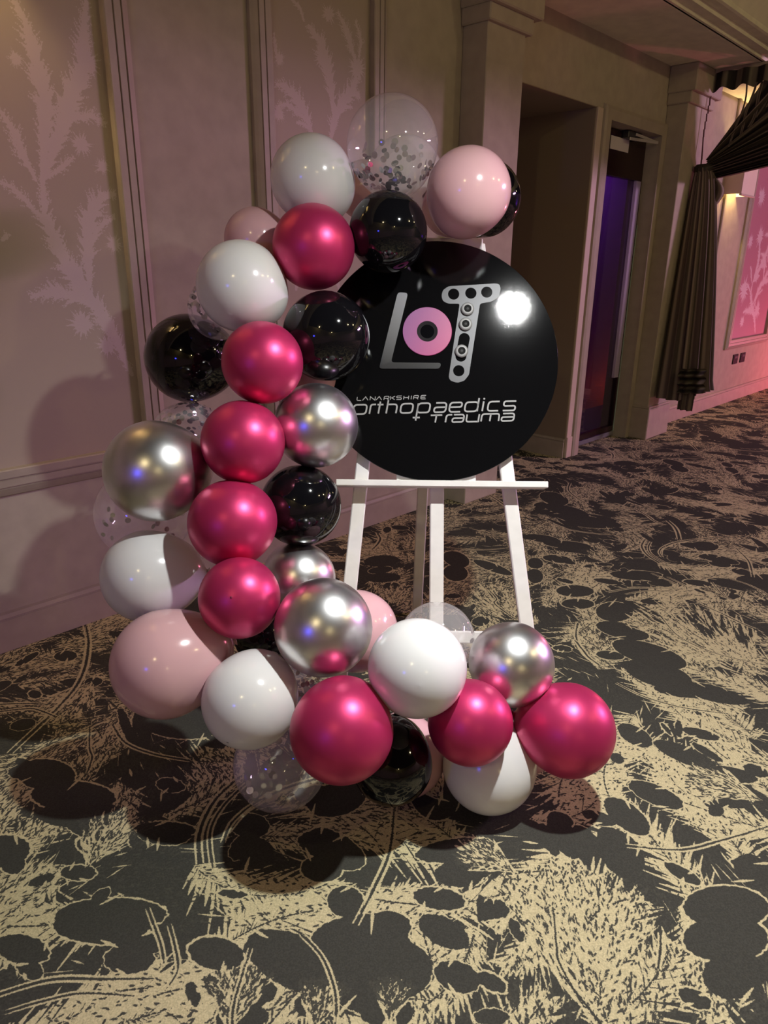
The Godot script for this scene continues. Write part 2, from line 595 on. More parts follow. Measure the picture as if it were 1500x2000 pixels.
func carpet() -> void:
	mask.resize(PX * PZ)
	mask.fill(14)
	var nz := FastNoiseLite.new()
	nz.seed = 11
	nz.frequency = 0.16
	nz.fractal_type = FastNoiseLite.FRACTAL_NONE
	var jit := nz.get_seamless_image(PX / 2, PZ / 2)
	jit.resize(PX, PZ, Image.INTERPOLATE_NEAREST)
	jit.convert(Image.FORMAT_L8)
	var J := jit.get_data()
	nz.frequency = 0.006
	nz.seed = 5
	var den := nz.get_seamless_image(256, 216)
	den.convert(Image.FORMAT_L8)
	var D := den.get_data()
	# feathery leaves: a curved spine with barbs that sweep forward, cream on dark
	for gx in 15:
		for gz in 12:
			var c := Vector2((gx + rng.randf()) * TX / 15.0, (gz + rng.randf()) * TZ / 12.0)
			var a := flow(c.x, c.y) + rng.randf_range(-0.5, 0.5) + (PI if rng.randf() < 0.35 else 0.0)
			var L := rng.randf_range(0.20, 0.40)
			var wide := rng.randf_range(0.055, 0.10)
			var bend := rng.randf_range(-1.6, 1.6)
			var p := c
			var n := int(L / 0.0075)
			for k in n:
				var t := float(k) / n
				var dir := a + bend * (t - 0.5)
				p += Vector2.from_angle(dir) * 0.0075
				var reach := wide * pow(sin(PI * minf(0.06 + t * 0.94, 1.0)), 0.6)
				for s in [-1.0, 1.0]:
					var spike := 1.45 if k % 5 == 0 else rng.randf_range(0.55, 1.0)
					var len := reach * spike + 0.012
					var ba: float = dir + s * (0.95 - 0.45 * t) + rng.randf_range(-0.12, 0.12)
					var m := p + Vector2.from_angle(ba) * len * 0.5
					streak(m.x, m.y, ba, len * 1.1, 0.0095 if k % 5 != 0 else 0.0075, 205)
				if k > 2 and k < n - 2 and k % 2 == 0:
					streak(p.x, p.y, dir, 0.02, 0.0045, 20)
	# woven flecks
	for i in 62000:
		var x := rng.randf() * TX
		var z := rng.randf() * TZ
		var dn: float = D[int(z / TZ * 215) * 256 + int(x / TX * 255)] / 255.0
		if rng.randf() > smoothstep(0.25, 0.8, dn) * 0.68 + 0.32:
			continue
		streak(x, z, flow(x, z) + rng.randf_range(-0.7, 0.7), rng.randf_range(0.005, 0.020) * (0.6 + dn), rng.randf_range(0.0022, 0.0055), 30)
	for i in 1500:                                    # lighter threads back over them
		var x := rng.randf() * TX
		var z := rng.randf() * TZ
		streak(x, z, flow(x, z) + rng.randf_range(-0.4, 0.4), rng.randf_range(0.02, 0.08), rng.randf_range(0.002, 0.005), 205)
	var blobs: Array = [
		[1.36, -0.264, 0.061, 0.067, -0.058, 0.019], [1.281, -0.237, 0.061, 0.063, -0.055, 0.019], [1.212, -0.197, 0.049, 0.042, -0.05, 0.021], [1.504, -0.256, -0.014, 0.038, -0.05, -0.005],
		[1.383, -0.368, -0, 0.041, -0.019, 0.001], [1.252, -0.675, -0.008, 0.048, -0.033, 0.003], [1.293, -0.62, -0.035, 0.058, -0.037, -0.006], [1.287, -0.548, -0.032, 0.049, -0.031, -0.007],
		[1.341, -0.499, -0.024, 0.063, -0.061, -0.004], [1.41, -0.585, 0.009, 0.036, -0.021, 0.006], [1.464, -0.542, -0.015, 0.065, -0.045, 0.002], [0.81, -0.757, 0.042, 0.034, -0.025, 0.029],
		[0.759, -0.679, 0.05, 0.052, -0.046, 0.043], [0.944, -0.721, 0.031, 0.047, -0.024, 0.015], [0.888, -0.663, 0.013, 0.055, -0.032, 0.009], [0.83, -0.582, 0.016, 0.041, -0.03, 0.011],
		[0.686, -0.635, 0.033, 0.038, -0.025, 0.022], [0.867, -0.528, 0.007, 0.03, -0.016, 0.003], [1.076, -0.78, 0.077, 0.058, -0.025, 0.024], [1.025, -0.732, 0.034, 0.04, -0.03, 0.021],
		[0.812, -0.488, 0.022, 0.024, -0.013, 0.008], [1.108, -0.233, 0.006, 0.028, -0.02, 0.001], [1.018, -0.61, -0.008, 0.021, -0.015, -0.002], [0.996, -0.557, -0.013, 0.024, -0.013, -0.004],
		[0.399, -1.179, 0.066, 0.077, -0.019, 0.036], [0.407, -1.07, 0.036, 0.033, -0.014, 0.031], [0.262, -1.193, 0.009, 0.038, -0.015, 0.009], [0.246, -1.269, 0.004, 0.017, -0.011, 0.008],
		[0.429, -1.348, 0.028, 0.028, -0.009, 0.021], [0.533, -0.957, 0.033, 0.047, -0.023, 0.026], [0.62, -0.885, 0.044, 0.041, -0.021, 0.03], [0.747, -0.768, 0.076, 0.069, -0.045, 0.05],
		[0.797, -0.861, 0.02, 0.035, -0.032, 0.023], [0.699, -0.7, 0.047, 0.072, -0.049, 0.034], [0.638, -1.052, 0.02, 0.023, -0.007, 0.009], [0.337, -1.492, 0.007, 0.047, -0.023, 0.015],
		[0.522, -1.459, 0.046, 0.079, -0.027, 0.041], [0.625, -1.316, 0.044, 0.051, -0.02, 0.032], [0.484, -1.406, 0.019, 0.031, -0.014, 0.021], [0.743, -1.111, 0.017, 0.046, -0.036, 0.026],
		[0.876, -1.011, 0.039, 0.058, -0.03, 0.027], [0.819, -0.965, 0.03, 0.036, -0.026, 0.026], [0.363, -1.386, 0.026, 0.008, -0.003, 0.015], [0.435, -1.252, 0.022, -0.003, -0, 0.017],
		[0.553, -0.828, 0.01, 0.025, -0.018, 0.01], [0.455, -0.917, -0.008, 0.026, -0.011, -0.005], [0.591, -0.742, 0.011, 0.026, -0.018, 0.009], [2.267, -0.848, 0.021, 0.127, -0.077, 0.024],
		[2.162, -0.768, 0.025, 0.107, -0.08, 0.024], [2.143, -0.649, 0.07, 0.09, -0.048, 0.017], [2.172, -0.569, 0.035, 0.079, -0.04, 0.011], [1.788, -0.673, -0.006, 0.055, -0.044, 0.008],
		[1.804, -0.532, 0.006, 0.087, -0.04, 0.007], [1.654, -0.662, 0.001, 0.02, -0.021, 0.005], [1.812, -0.406, 0.026, 0.057, -0.032, 0.007], [1.874, -0.364, 0.004, 0.031, -0.026, 0.003],
		[1.589, -0.522, 0.008, 0.069, -0.039, 0.007], [1.465, -0.543, -0.011, 0.064, -0.031, 0.002], [1.362, -0.512, -0.01, 0.058, -0.041, 0.002], [1.404, -0.591, 0.006, 0.036, -0.021, 0.005],
		[1.932, -0.536, 0.016, 0.048, -0.024, 0.006], [1.745, -0.392, 0, 0.059, -0.02, 0.002], [1.641, -0.387, 0.008, 0.016, -0.024, 0.006], [1.704, -0.363, 0.026, 0.033, -0.022, 0.006],
		[1.335, -0.654, 0.009, 0.031, -0.025, 0.008], [1.322, -0.571, -0.017, 0.048, -0.027, -0.001], [1.259, -0.642, -0.028, 0.044, -0.021, -0.004], [1.507, -0.272, 0.008, 0.028, -0.021, 0.003],
		[2.16, -0.941, 0.025, 0.04, -0.028, 0.013], [2.083, -1.087, 0.019, 0.027, -0.018, 0.01], [1.939, -0.953, -0.022, 0.044, -0.026, 0.003], [1.859, -0.491, -0.011, 0.047, -0.017, 0.001],
		[2.489, -1.089, 0.05, 0.055, -0.081, 0.04], [2.362, -0.994, 0.027, 0.093, -0.06, 0.023], [2.548, -1.298, 0.053, 0.059, -0.052, 0.029], [2.447, -1.228, 0.044, 0.049, -0.042, 0.023],
		[2.571, -1.002, -0.032, 0.104, -0.045, 0.011], [2.61, -1.382, 0.007, 0.038, -0.02, 0.009], [2.898, -1.192, 0.076, 0.089, -0.04, 0.018], [2.738, -1.242, 0.025, 0.056, -0.026, 0.011],
		[2.56, -1.503, 0.001, 0.039, -0.07, 0.033], [3.605, -2.036, 0.004, 0.096, -0.107, 0.055], [3.461, -1.873, 0.014, 0.138, -0.077, 0.038], [3.395, -1.698, 0.055, 0.169, -0.067, 0.032],
		[2.982, -1.731, 0.034, 0.084, -0.047, 0.026], [3.003, -1.508, 0.038, 0.108, -0.042, 0.02], [2.803, -1.535, 0.031, 0.059, -0.041, 0.022], [3.104, -1.324, 0.046, 0.06, -0.023, 0.01],
		[3.466, -1.104, 0.04, 0.056, -0.066, 0.023], [3.346, -0.987, 0.018, 0.084, -0.044, 0.013], [3.105, -0.825, 0.036, 0.116, -0.053, 0.014], [3.204, -0.783, 0.031, 0.043, -0.074, 0.022],
		[3.67, -0.949, -0.025, 0.089, -0.091, 0.02], [2.906, -1.093, 0.023, 0.048, -0.025, 0.01], [3.205, -1.149, -0, 0.029, -0.043, 0.013], [2.085, -1.084, 0.011, 0.028, -0.02, 0.01],
		[0.707, -2.371, 0.044, -0.015, -0.003, 0.022], [0.809, -2.298, 0.03, 0.024, -0.014, 0.035], [0.804, -2.073, 0.022, 0.017, -0.011, 0.025], [0.488, -1.777, 0.045, 0.031, -0.011, 0.035],
		[0.527, -1.597, 0.072, 0.086, -0.026, 0.053], [0.496, -1.526, 0.06, 0.074, -0.018, 0.037], [0.875, -1.656, 0.07, 0.089, -0.031, 0.047], [0.668, -1.535, 0.024, 0.038, -0.018, 0.026],
		[0.723, -1.455, 0.022, 0.033, -0.016, 0.022], [0.622, -1.313, 0.039, 0.051, -0.018, 0.027], [0.488, -1.813, 0.011, 0.034, -0.011, 0.016], [0.784, -1.189, 0.03, 0.037, -0.026, 0.033],
		[0.977, -1.124, 0.045, 0.073, -0.034, 0.03], [0.881, -1.025, 0.017, 0.04, -0.029, 0.02], [0.641, -2.135, 0.013, 0.018, -0.01, 0.022], [0.554, -1.999, 0.031, 0.014, -0.008, 0.03],
		[0.729, -2, 0.011, 0.002, -0.006, 0.021], [2.199, -2.104, 0.067, 0.05, -0.048, 0.048], [2.119, -2.035, 0.05, 0.029, -0.027, 0.028], [2.069, -1.97, 0.061, 0.05, -0.035, 0.035],
		[2.03, -1.884, 0.027, 0.023, -0.027, 0.027], [1.987, -1.782, 0.057, 0.048, -0.028, 0.026], [2.462, -1.872, 0.005, 0.074, -0.075, 0.046], [2.336, -1.776, 0.027, 0.048, -0.073, 0.053],
		[2.504, -1.695, -0.002, 0.108, -0.041, 0.021], [2.93, -2.009, 0.04, 0.033, -0.028, 0.021], [2.515, -2.369, 0.022, 0.008, -0.03, 0.032], [2.586, -2.342, 0.026, 0.04, -0.026, 0.023],
		[3.034, -2.261, 0.041, 0.016, -0.032, 0.027], [2.043, -1.42, 0.029, 0.021, -0.031, 0.024], [2.685, -1.581, 0.011, 0.034, -0.058, 0.031], [2.563, -1.508, 0.013, 0.034, -0.064, 0.035],
		[2.141, -1.637, 0.024, 0.024, -0.018, 0.015], [2.07, -1.566, 0.022, 0.039, -0.018, 0.013],
	]
	var extra := []
	for i in 50:                                      # more dark leaf lobes, over the whole repeat
		var hid := i < 22
		var c := Vector2(rng.randf_range(0.75, 1.75), rng.randf_range(-2.1, -1.0)) if hid else Vector2(rng.randf() * TX, -rng.randf() * TZ)
		var a := flow(c.x, c.y) + rng.randf_range(-0.3, 0.3)
		var big := 1.0 if hid else rng.randf_range(0.3, 0.75)
		for k in rng.randi_range(2, 5):
			var l := rng.randf_range(0.05, 0.10) * big
			var w := rng.randf_range(0.014, 0.030) * big
			var o := Vector2((k * 0.036 - 0.06) * big, 0).rotated(a + 1.3)
			var b := a + (k - 1.5) * 0.25
			extra.append([c.x + o.x, c.y + o.y, cos(b) * l, sin(b) * l, -sin(b) * w, cos(b) * w])
	var stems: Array = [
		[1.372, -0.497, 1.451, -0.399, 1.55, -0.34, 1.676, -0.274, 0.005], [1.085, -0.522, 1.021, -0.477, 0.99, -0.449, 0.933, -0.348, 0.004], [1.199, -0.339, 1.169, -0.326, 1.143, -0.317, 1.119, -0.309, 0.004],
		[3.706, -1.391, 3.639, -1.326, 3.562, -1.276, 3.471, -1.23, 0.009], [3.203, -1.211, 3.298, -1.239, 3.459, -1.208, 3.753, -1.034, 0.007], [3.346, -1.353, 3.244, -1.324, 3.156, -1.257, 3.105, -1.176, 0.007],
		[2.799, -0.87, 2.78, -0.782, 2.753, -0.707, 2.734, -0.638, 0.006], [2.298, -1.145, 2.196, -1.095, 2.105, -1.013, 2.07, -0.935, 0.006], [3.057, -0.917, 2.952, -0.829, 2.935, -0.755, 2.923, -0.659, 0.004],
		[2.581, -0.94, 2.47, -0.82, 2.442, -0.673, 2.485, -0.515, 0.004], [3.554, -0.984, 3.436, -0.89, 3.34, -0.844, 3.244, -0.806, 0.006], [2.635, -1.193, 2.747, -1.14, 2.821, -1.067, 2.889, -0.999, 0.005],
		[3.959, -2.131, 3.82, -2.063, 3.727, -1.963, 3.653, -1.855, 0.007], [3.772, -1.608, 3.707, -1.508, 3.652, -1.444, 3.632, -1.388, 0.007], [0.975, -2.514, 0.89, -2.297, 0.743, -2.077, 0.479, -1.891, 0.008],
		[0.74, -1.811, 0.726, -1.705, 0.757, -1.601, 0.812, -1.506, 0.005], [0.648, -1.144, 0.704, -1.24, 0.775, -1.291, 0.866, -1.319, 0.005], [0.708, -1.191, 0.753, -1.226, 0.811, -1.242, 0.86, -1.244, 0.005],
		[0.687, -1.847, 0.644, -1.756, 0.629, -1.708, 0.591, -1.656, 0.004], [0.53, -2.115, 0.579, -2.084, 0.612, -2.051, 0.639, -1.967, 0.005], [0.68, -0.872, 0.675, -0.799, 0.646, -0.731, 0.61, -0.688, 0.004],
		[0.198, -1.133, 0.251, -1.107, 0.311, -1.068, 0.377, -0.993, 0.004], [0.502, -1.082, 0.484, -1.029, 0.463, -0.983, 0.434, -0.965, 0.004], [0.491, -1.151, 0.476, -1.09, 0.465, -1.049, 0.45, -1.013, 0.004],
		[2.009, -0.842, 2, -0.738, 2.029, -0.625, 2.097, -0.51, 0.004], [2.169, -1.086, 2.129, -1.032, 2.096, -0.99, 2.076, -0.938, 0.006], [1.754, -0.468, 1.777, -0.42, 1.765, -0.364, 1.739, -0.333, 0.003],
		[2.168, -2.199, 2.268, -2.171, 2.347, -2.128, 2.426, -2.074, 0.005], [2.375, -2.264, 2.453, -2.253, 2.52, -2.24, 2.594, -2.221, 0.005], [2.842, -2.252, 2.967, -2.19, 3.057, -2.118, 3.117, -2.052, 0.005],
		[2.266, -2.233, 2.336, -2.264, 2.399, -2.306, 2.444, -2.37, 0.008], [2.293, -1.559, 2.249, -1.492, 2.204, -1.467, 2.153, -1.334, 0.005], [2.543, -2.008, 2.595, -1.906, 2.666, -1.835, 2.738, -1.789, 0.004],
	]
	for k in blobs.size() + extra.size():
		var b: Array = blobs[k] if k < blobs.size() else extra[k - blobs.size()]
		if rng.randf() < (0.7 if k < blobs.size() else 0.2):
			blot(b[0], b[1], b[2], b[3], b[4], b[5], rng.randf_range(0.002, 0.0065), 215, J)
	for b in blobs + extra:
		blot(b[0], b[1], b[2], b[3], b[4], b[5], 0.0, 10, J)
	for b in blobs:                                   # thin tips of the leaves running into the dark
		var l := Vector2(b[2], b[3])
		var w := Vector2(b[4], b[5])
		for s in [-1.0, 1.0]:
			if rng.randf() < 0.8 and l.length() > 0.025:
				var q: Vector2 = Vector2(b[0], b[1]) + l * rng.randf_range(-0.6, 0.6) + w * s * 0.92
				var beyond: Vector2 = q + w * s * 0.3
				if mask[posmod(int(beyond.y * PX / TX), PZ) * PX + posmod(int(beyond.x * PX / TX), PX)] == 10:
					continue
				streak(q.x, q.y, (w * -s + l * rng.randf_range(-1.0, 1.0)).angle(), w.length() * 1.1, 0.0075, 215)
	# bright plumes whose tips run out into the dark
	for p in [[0.930, -0.355, 0.345, -0.217], [0.467, -0.812, 0.092, -0.098], [0.572, -0.710, 0.088, -0.057], [2.356, -0.509, 0.40, -0.53], [2.123, -1.330, 0.25, -0.28], [0.803, -2.080, -0.21, 0.13], [0.679, -0.620, 0.072, -0.054], [1.183, -0.914, 0.06, -0.18], [1.761, -0.324, -0.021, -0.192], [1.119, -0.650, -0.018, -0.15], [0.45, -1.35, 0.16, -0.12], [1.9, -1.75, 0.2, -0.1], [1.3, -1.6, -0.1, -0.2]]:
		var d := Vector2(p[2], p[3])
		var L := d.length()
		var ang := d.angle()
		for k in int(40 + 260 * L):
			var sp := rng.randf_range(-1.0, 1.0)
			var reach := L * rng.randf_range(0.35, 1.0) * (1.0 - 0.35 * sp * sp)
			var len := rng.randf_range(0.05, 0.13) * (0.4 + L)
			var a := ang + sp * 0.62
			var m := Vector2(p[0], p[1]) + Vector2.from_angle(a) * (reach - len * 0.5)
			streak(m.x, m.y, a + rng.randf_range(-0.2, 0.2), len, rng.randf_range(0.006, 0.014), 212)
		for k in int(90 + 1100 * L):
			var a := ang + rng.randf_range(-0.62, 0.62)
			var m := Vector2(p[0], p[1]) + Vector2.from_angle(a) * L * sqrt(rng.randf()) * 0.9
			streak(m.x, m.y, a + rng.randf_range(-0.5, 0.5), rng.randf_range(0.005, 0.018), rng.randf_range(0.0022, 0.005), 30)
	for c in stems:
		curve_line(c, c[8] * 1.3, 215, c[8] * 1.1)
		curve_line(c, c[8] * 1.3, 215, -c[8] * 1.1)
		curve_line(c, c[8] * 1.25, 14, 0.0)
	# colours of the two yarns, each tuft a little different
	var rgb := PackedByteArray()
	rgb.resize(PX * PZ * 3)
	var cream := Color(0.60, 0.53, 0.31).linear_to_srgb()
	var dark := Color(0.060, 0.060, 0.050).linear_to_srgb()
	var lut := []
	for v in 256:
		var t := clampf((v - 20) / 180.0, 0.0, 1.0)
		lut.append(dark.lerp(cream, t))
	var tuft := PackedByteArray()
	tuft.resize(4096)
	for i in 4096:
		tuft[i] = rng.randi_range(218, 255)
	var k := 0
	for z in PZ:
		var zr := (z >> 1) * 131
		var o := z * PX
		for x in PX:
			var c: Color = lut[mask[o + x]]
			var f: int = tuft[((x >> 1) * 71 + zr + ((x >> 1) * (z >> 1)) * 7) & 4095]
			rgb[k] = int(c.r * f)
			rgb[k + 1] = int(c.g * f)
			rgb[k + 2] = int(c.b * f)
			k += 3
	var im := Image.create_from_data(PX, PZ, false, Image.FORMAT_RGB8, rgb)
	var m := mat(Color(1, 1, 1), 0.95, 0.0, 0.15)
	m.albedo_texture = ImageTexture.create_from_image(im)
	var st := begin()
	for q in [[X0, WALL - 0.2, X1, Z1], [3.3, -4.7, 4.6, WALL - 0.2]]:
		var v := [Vector3(q[0], 0, q[1]), Vector3(q[2], 0, q[1]), Vector3(q[2], 0, q[3]), Vector3(q[0], 0, q[1]), Vector3(q[2], 0, q[3]), Vector3(q[0], 0, q[3])]
		for p in v:
			st.set_normal(Vector3.UP)
			st.set_uv(Vector2(p.x / TX, p.z / TZ))
			st.add_vertex(p)
	struct("floor", st, m, "dark carpet with a cream woven leaf pattern")
	st = begin()
	box(st, Vector3(X0 - 0.2, -0.15, -4.85), Vector3(X1 + 0.2, -0.002, Z1 + 0.2))
	struct("floor_slab", st, M.dark_ceiling)

# ---------------------------------------------------------------- wall panels
func frame_profile(w: float, p: float) -> PackedVector2Array:
	return PackedVector2Array([Vector2(0, 0), Vector2(0, p * 0.9), Vector2(0.004, p), Vector2(w * 0.32, p), Vector2(w * 0.34, p - 0.007), Vector2(w * 0.37, p - 0.007), Vector2(w * 0.39, p), Vector2(w * 0.64, p), Vector2(w * 0.66, p - 0.007), Vector2(w * 0.69, p - 0.007), Vector2(w * 0.71, p), Vector2(w - 0.012, p * 0.75), Vector2(w, p * 0.5), Vector2(w, 0)])

func paper(stems: Array, flowers: Array, x0: float, y0: float, w: float, h: float, seed_: int, base: Color, leaf: Color) -> StandardMaterial3D:
	var r := RandomNumberGenerator.new()
	r.seed = seed_
	var S := 620.0
	var W := int(w * S)
	var H := int(h * S)
	var im := Image.create(W, H, false, Image.FORMAT_RGB8)
	var b8 := base.linear_to_srgb()
	var l8 := leaf.linear_to_srgb()
	im.fill(b8)
	var dab := func(p: Vector2, rad: float) -> void:
		var q := Rect2i(int((p.x - x0 - rad) * S), int((y0 + h - p.y - rad) * S), maxi(1, int(rad * 2 * S)), maxi(1, int(rad * 2 * S)))
		if rad * S < 2.2:
			im.fill_rect(q, l8)
			return
		var n := int(rad * S)
		for dy in range(-n, n + 1):
			var half := int(sqrt(maxf(0.0, rad * S * rad * S - dy * dy)))
			im.fill_rect(Rect2i(int((p.x - x0) * S) - half, int((y0 + h - p.y) * S) + dy, half * 2 + 1, 1), l8)
	for s in stems:
		var pts: Array = s
		var total := 0.0
		for i in pts.size() - 1:
			total += pts[i].distance_to(pts[i + 1])
		var gone := 0.0
		for i in pts.size() - 1:
			var a: Vector2 = pts[i]
			var b: Vector2 = pts[i + 1]
			var n := maxi(2, int(a.distance_to(b) / 0.004))
			var dir := (b - a).normalized()
			for k in n:
				var t := (gone + a.distance_to(b) * k / n) / total
				var p := a.lerp(b, float(k) / n)
				var thick := clampf(total * 0.034, 0.005, 0.012) * (0.55 + 0.6 * sin(PI * minf(t * 1.1, 1.0)))
				dab.call(p, thick * r.randf_range(0.75, 1.15))
				for sd in [-1.0, 1.0]:
					if r.randf() < 0.85:
						var len := clampf(total * 0.20, 0.016, 0.060) * (0.30 + sin(PI * t) * 0.9) * r.randf_range(0.15, 1.0)
						var d := dir.rotated(sd * r.randf_range(0.5, 1.0))
						var jj := maxi(6, int(len / 0.0035))
						for j in jj:
							dab.call(p + d * (len * j / (jj - 1.0)) + Vector2(r.randfn(), r.randfn()) * 0.0012, maxf(0.0018, thick * 0.72 * (1.0 - float(j) / jj)))
			gone += a.distance_to(b)
	for f in flowers:
		var c: Vector2 = f[0]
		for k in 34:
			var ang := TAU * k / 34.0 + r.randf_range(-0.15, 0.15)
			var len: float = f[1] * r.randf_range(0.45, 1.0)
			for j in 12:
				dab.call(c + Vector2(len * j / 11.0, 0).rotated(ang), f[1] * 0.11 * (1.0 - 0.8 * j / 11.0))
		for k in 9:
			dab.call(c + Vector2(r.randf_range(-0.3, 0.3), r.randf_range(-0.3, 0.3)) * f[1], f[1] * 0.16)
	var m := mat(Color(1, 1, 1), 0.6, 0.0, 0.35)
	m.albedo_texture = ImageTexture.create_from_image(im)
	return m

func panel(label: String, x0: float, y0: float, x1: float, y1: float, paper_m: Material) -> void:
	# x0..x1, y0..y1 are the inner edges of the frame
	var p := thing("wall_panel", label, "wall panel", Vector3((x0 + x1) / 2, y0, WALL))
	var W := 0.09
	var o := -p.position
	var prof := frame_profile(W, 0.033)
	var st := begin()
	var v := [Vector3(x0, y0, WALL + 0.003), Vector3(x1, y0, WALL + 0.003), Vector3(x1, y1, WALL + 0.003), Vector3(x0, y1, WALL + 0.003)]
	var uv := [Vector2(0, 1), Vector2(1, 1), Vector2(1, 0), Vector2(0, 0)]
	for k in [0, 2, 1, 0, 3, 2]:
		st.set_normal(Vector3.BACK)
		st.set_uv(uv[k])
		st.add_vertex(v[k] + o)
	part("wallpaper", st, paper_m, p)
	st = begin()
	run(st, prof, Vector3(x1, y0, WALL) + o, Vector3(x1, y1, WALL) + o, Vector3.RIGHT, Vector3.BACK, -1.0, 1.0)
	part("moulding", st, M.trim, p)
	st = begin()
	run(st, prof, Vector3(x0, y0, WALL) + o, Vector3(x0, y1, WALL) + o, Vector3.LEFT, Vector3.BACK, -1.0, 1.0)
	part("moulding", st, M.trim, p)
	st = begin()
	run(st, prof, Vector3(x0, y0, WALL) + o, Vector3(x1, y0, WALL) + o, Vector3.DOWN, Vector3.BACK, -1.0, 1.0)
	part("moulding", st, M.trim, p)
	st = begin()
	run(st, prof, Vector3(x0, y1, WALL) + o, Vector3(x1, y1, WALL) + o, Vector3.UP, Vector3.BACK, -1.0, 1.0)
	part("moulding", st, M.trim, p)

func wall_panels() -> void:
	var base := Color(0.385, 0.33, 0.245)
	var leaf := Color(0.50, 0.43, 0.37)
	var s1 := [
		[Vector2(1.26, 0.91), Vector2(1.21, 1.05), Vector2(1.16, 1.15), Vector2(1.10, 1.24), Vector2(1.06, 1.31), Vector2(1.02, 1.44), Vector2(1.03, 1.55)],
		[Vector2(1.03, 1.55), Vector2(1.05, 1.65), Vector2(1.07, 1.75), Vector2(1.06, 1.86), Vector2(1.04, 1.98), Vector2(1.02, 2.02)],
		[Vector2(1.03, 1.54), Vector2(1.08, 1.64), Vector2(1.14, 1.76), Vector2(1.20, 1.88), Vector2(1.22, 1.99), Vector2(1.24, 2.07)],
		[Vector2(1.01, 1.43), Vector2(0.97, 1.48), Vector2(0.93, 1.52), Vector2(0.90, 1.53)],
		[Vector2(1.01, 1.54), Vector2(0.98, 1.61), Vector2(0.96, 1.68), Vector2(0.93, 1.73)],
		[Vector2(1.14, 1.22), Vector2(1.15, 1.35), Vector2(1.17, 1.45), Vector2(1.22, 1.51), Vector2(1.27, 1.52)],
		[Vector2(1.16, 1.37), Vector2(1.21, 1.42), Vector2(1.26, 1.45)],
		[Vector2(1.18, 1.15), Vector2(1.09, 1.19), Vector2(1.01, 1.21), Vector2(0.94, 1.19)],
		[Vector2(1.04, 1.55), Vector2(1.09, 1.58), Vector2(1.14, 1.62)],
		[Vector2(1.10, 1.71), Vector2(1.17, 1.74), Vector2(1.22, 1.75), Vector2(1.26, 1.73)],
		[Vector2(0.88, 1.36), Vector2(0.90, 1.38)]]
	var more := []
	for s in s1:                                      # the same plant again further left, outside the picture
		var t := []
		for p in s:
			t.append(p - Vector2(0.62, 0.1))
		more.append(t)
	var f1 := [[Vector2(1.22, 1.90), 0.055], [Vector2(1.17, 1.66), 0.045], [Vector2(1.13, 1.77), 0.04], [Vector2(1.235, 1.60), 0.035], [Vector2(1.10, 1.10), 0.06], [Vector2(1.18, 1.02), 0.05], [Vector2(1.0, 1.87), 0.03], [Vector2(1.245, 1.36), 0.04]]
	panel("left wall panel with pale foliage wallpaper in a reeded frame", 0.25, 0.648, 1.28, 2.46, paper(s1 + more, f1, 0.25, 0.648, 1.03, 1.812, 3, base, leaf))
	var s2 := [
		[Vector2(2.16, 1.80), Vector2(2.14, 1.85), Vector2(2.12, 1.89), Vector2(2.08, 1.93), Vector2(2.03, 1.96), Vector2(1.98, 1.96)],
		[Vector2(2.14, 1.85), Vector2(2.08, 1.88), Vector2(2.03, 1.90), Vector2(1.98, 1.88)],
		[Vector2(2.26, 1.79), Vector2(2.28, 1.87), Vector2(2.30, 1.91), Vector2(2.34, 1.96), Vector2(2.39, 2.00), Vector2(2.42, 2.08)],
		[Vector2(2.28, 1.90), Vector2(2.27, 1.98), Vector2(2.25, 2.06), Vector2(2.23, 2.10), Vector2(2.21, 2.15), Vector2(2.15, 2.19)],
		[Vector2(2.31, 1.90), Vector2(2.34, 1.93), Vector2(2.39, 1.94)],
		[Vector2(2.42, 2.10), Vector2(2.39, 2.15), Vector2(2.36, 2.21), Vector2(2.31, 2.27)],
		[Vector2(2.43, 2.13), Vector2(2.44, 2.20), Vector2(2.41, 2.26)],
		[Vector2(2.13, 2.20), Vector2(2.11, 2.24), Vector2(2.07, 2.26)],
		[Vector2(1.99, 2.05), Vector2(1.98, 2.09), Vector2(1.98, 2.13)],
		[Vector2(2.16, 1.82), Vector2(2.11, 1.84), Vector2(2.08, 1.84)]]
	s2.append([Vector2(2.30, 1.2), Vector2(2.22, 1.5), Vector2(2.17, 1.8)])
	s2.append([Vector2(2.22, 1.3), Vector2(2.26, 1.6), Vector2(2.26, 1.8)])
	s2.append([Vector2(2.05, 1.2), Vector2(2.12, 1.5), Vector2(2.3, 1.7)])
	var f2 := [[Vector2(2.42, 2.09), 0.06], [Vector2(2.225, 2.09), 0.055], [Vector2(2.0, 2.05), 0.035], [Vector2(2.26, 2.25), 0.045], [Vector2(2.42, 1.99), 0.03], [Vector2(1.99, 1.86), 0.04], [Vector2(2.1, 1.5), 0.05], [Vector2(2.4, 1.6), 0.05]]
	panel("narrow wall panel with lilac foliage wallpaper behind the topmost balloons", 1.947, 0.648, 2.495, 2.46, paper(s2, f2, 1.947, 0.648, 0.548, 1.812, 9, base, leaf))
	var s3 := []
	for s in s1:
		var t := []
		for p in s:
			t.append(Vector2(7.95 + (p.x - 1.05) * 1.5, 0.66 + (p.y - 0.9) * 0.8))
		s3.append(t)
		var t2 := []
		for p in s:
			t2.append(Vector2(8.35 - (p.x - 1.05) * 1.5, 0.95 + (p.y - 0.9) * 0.8))
		s3.append(t2)
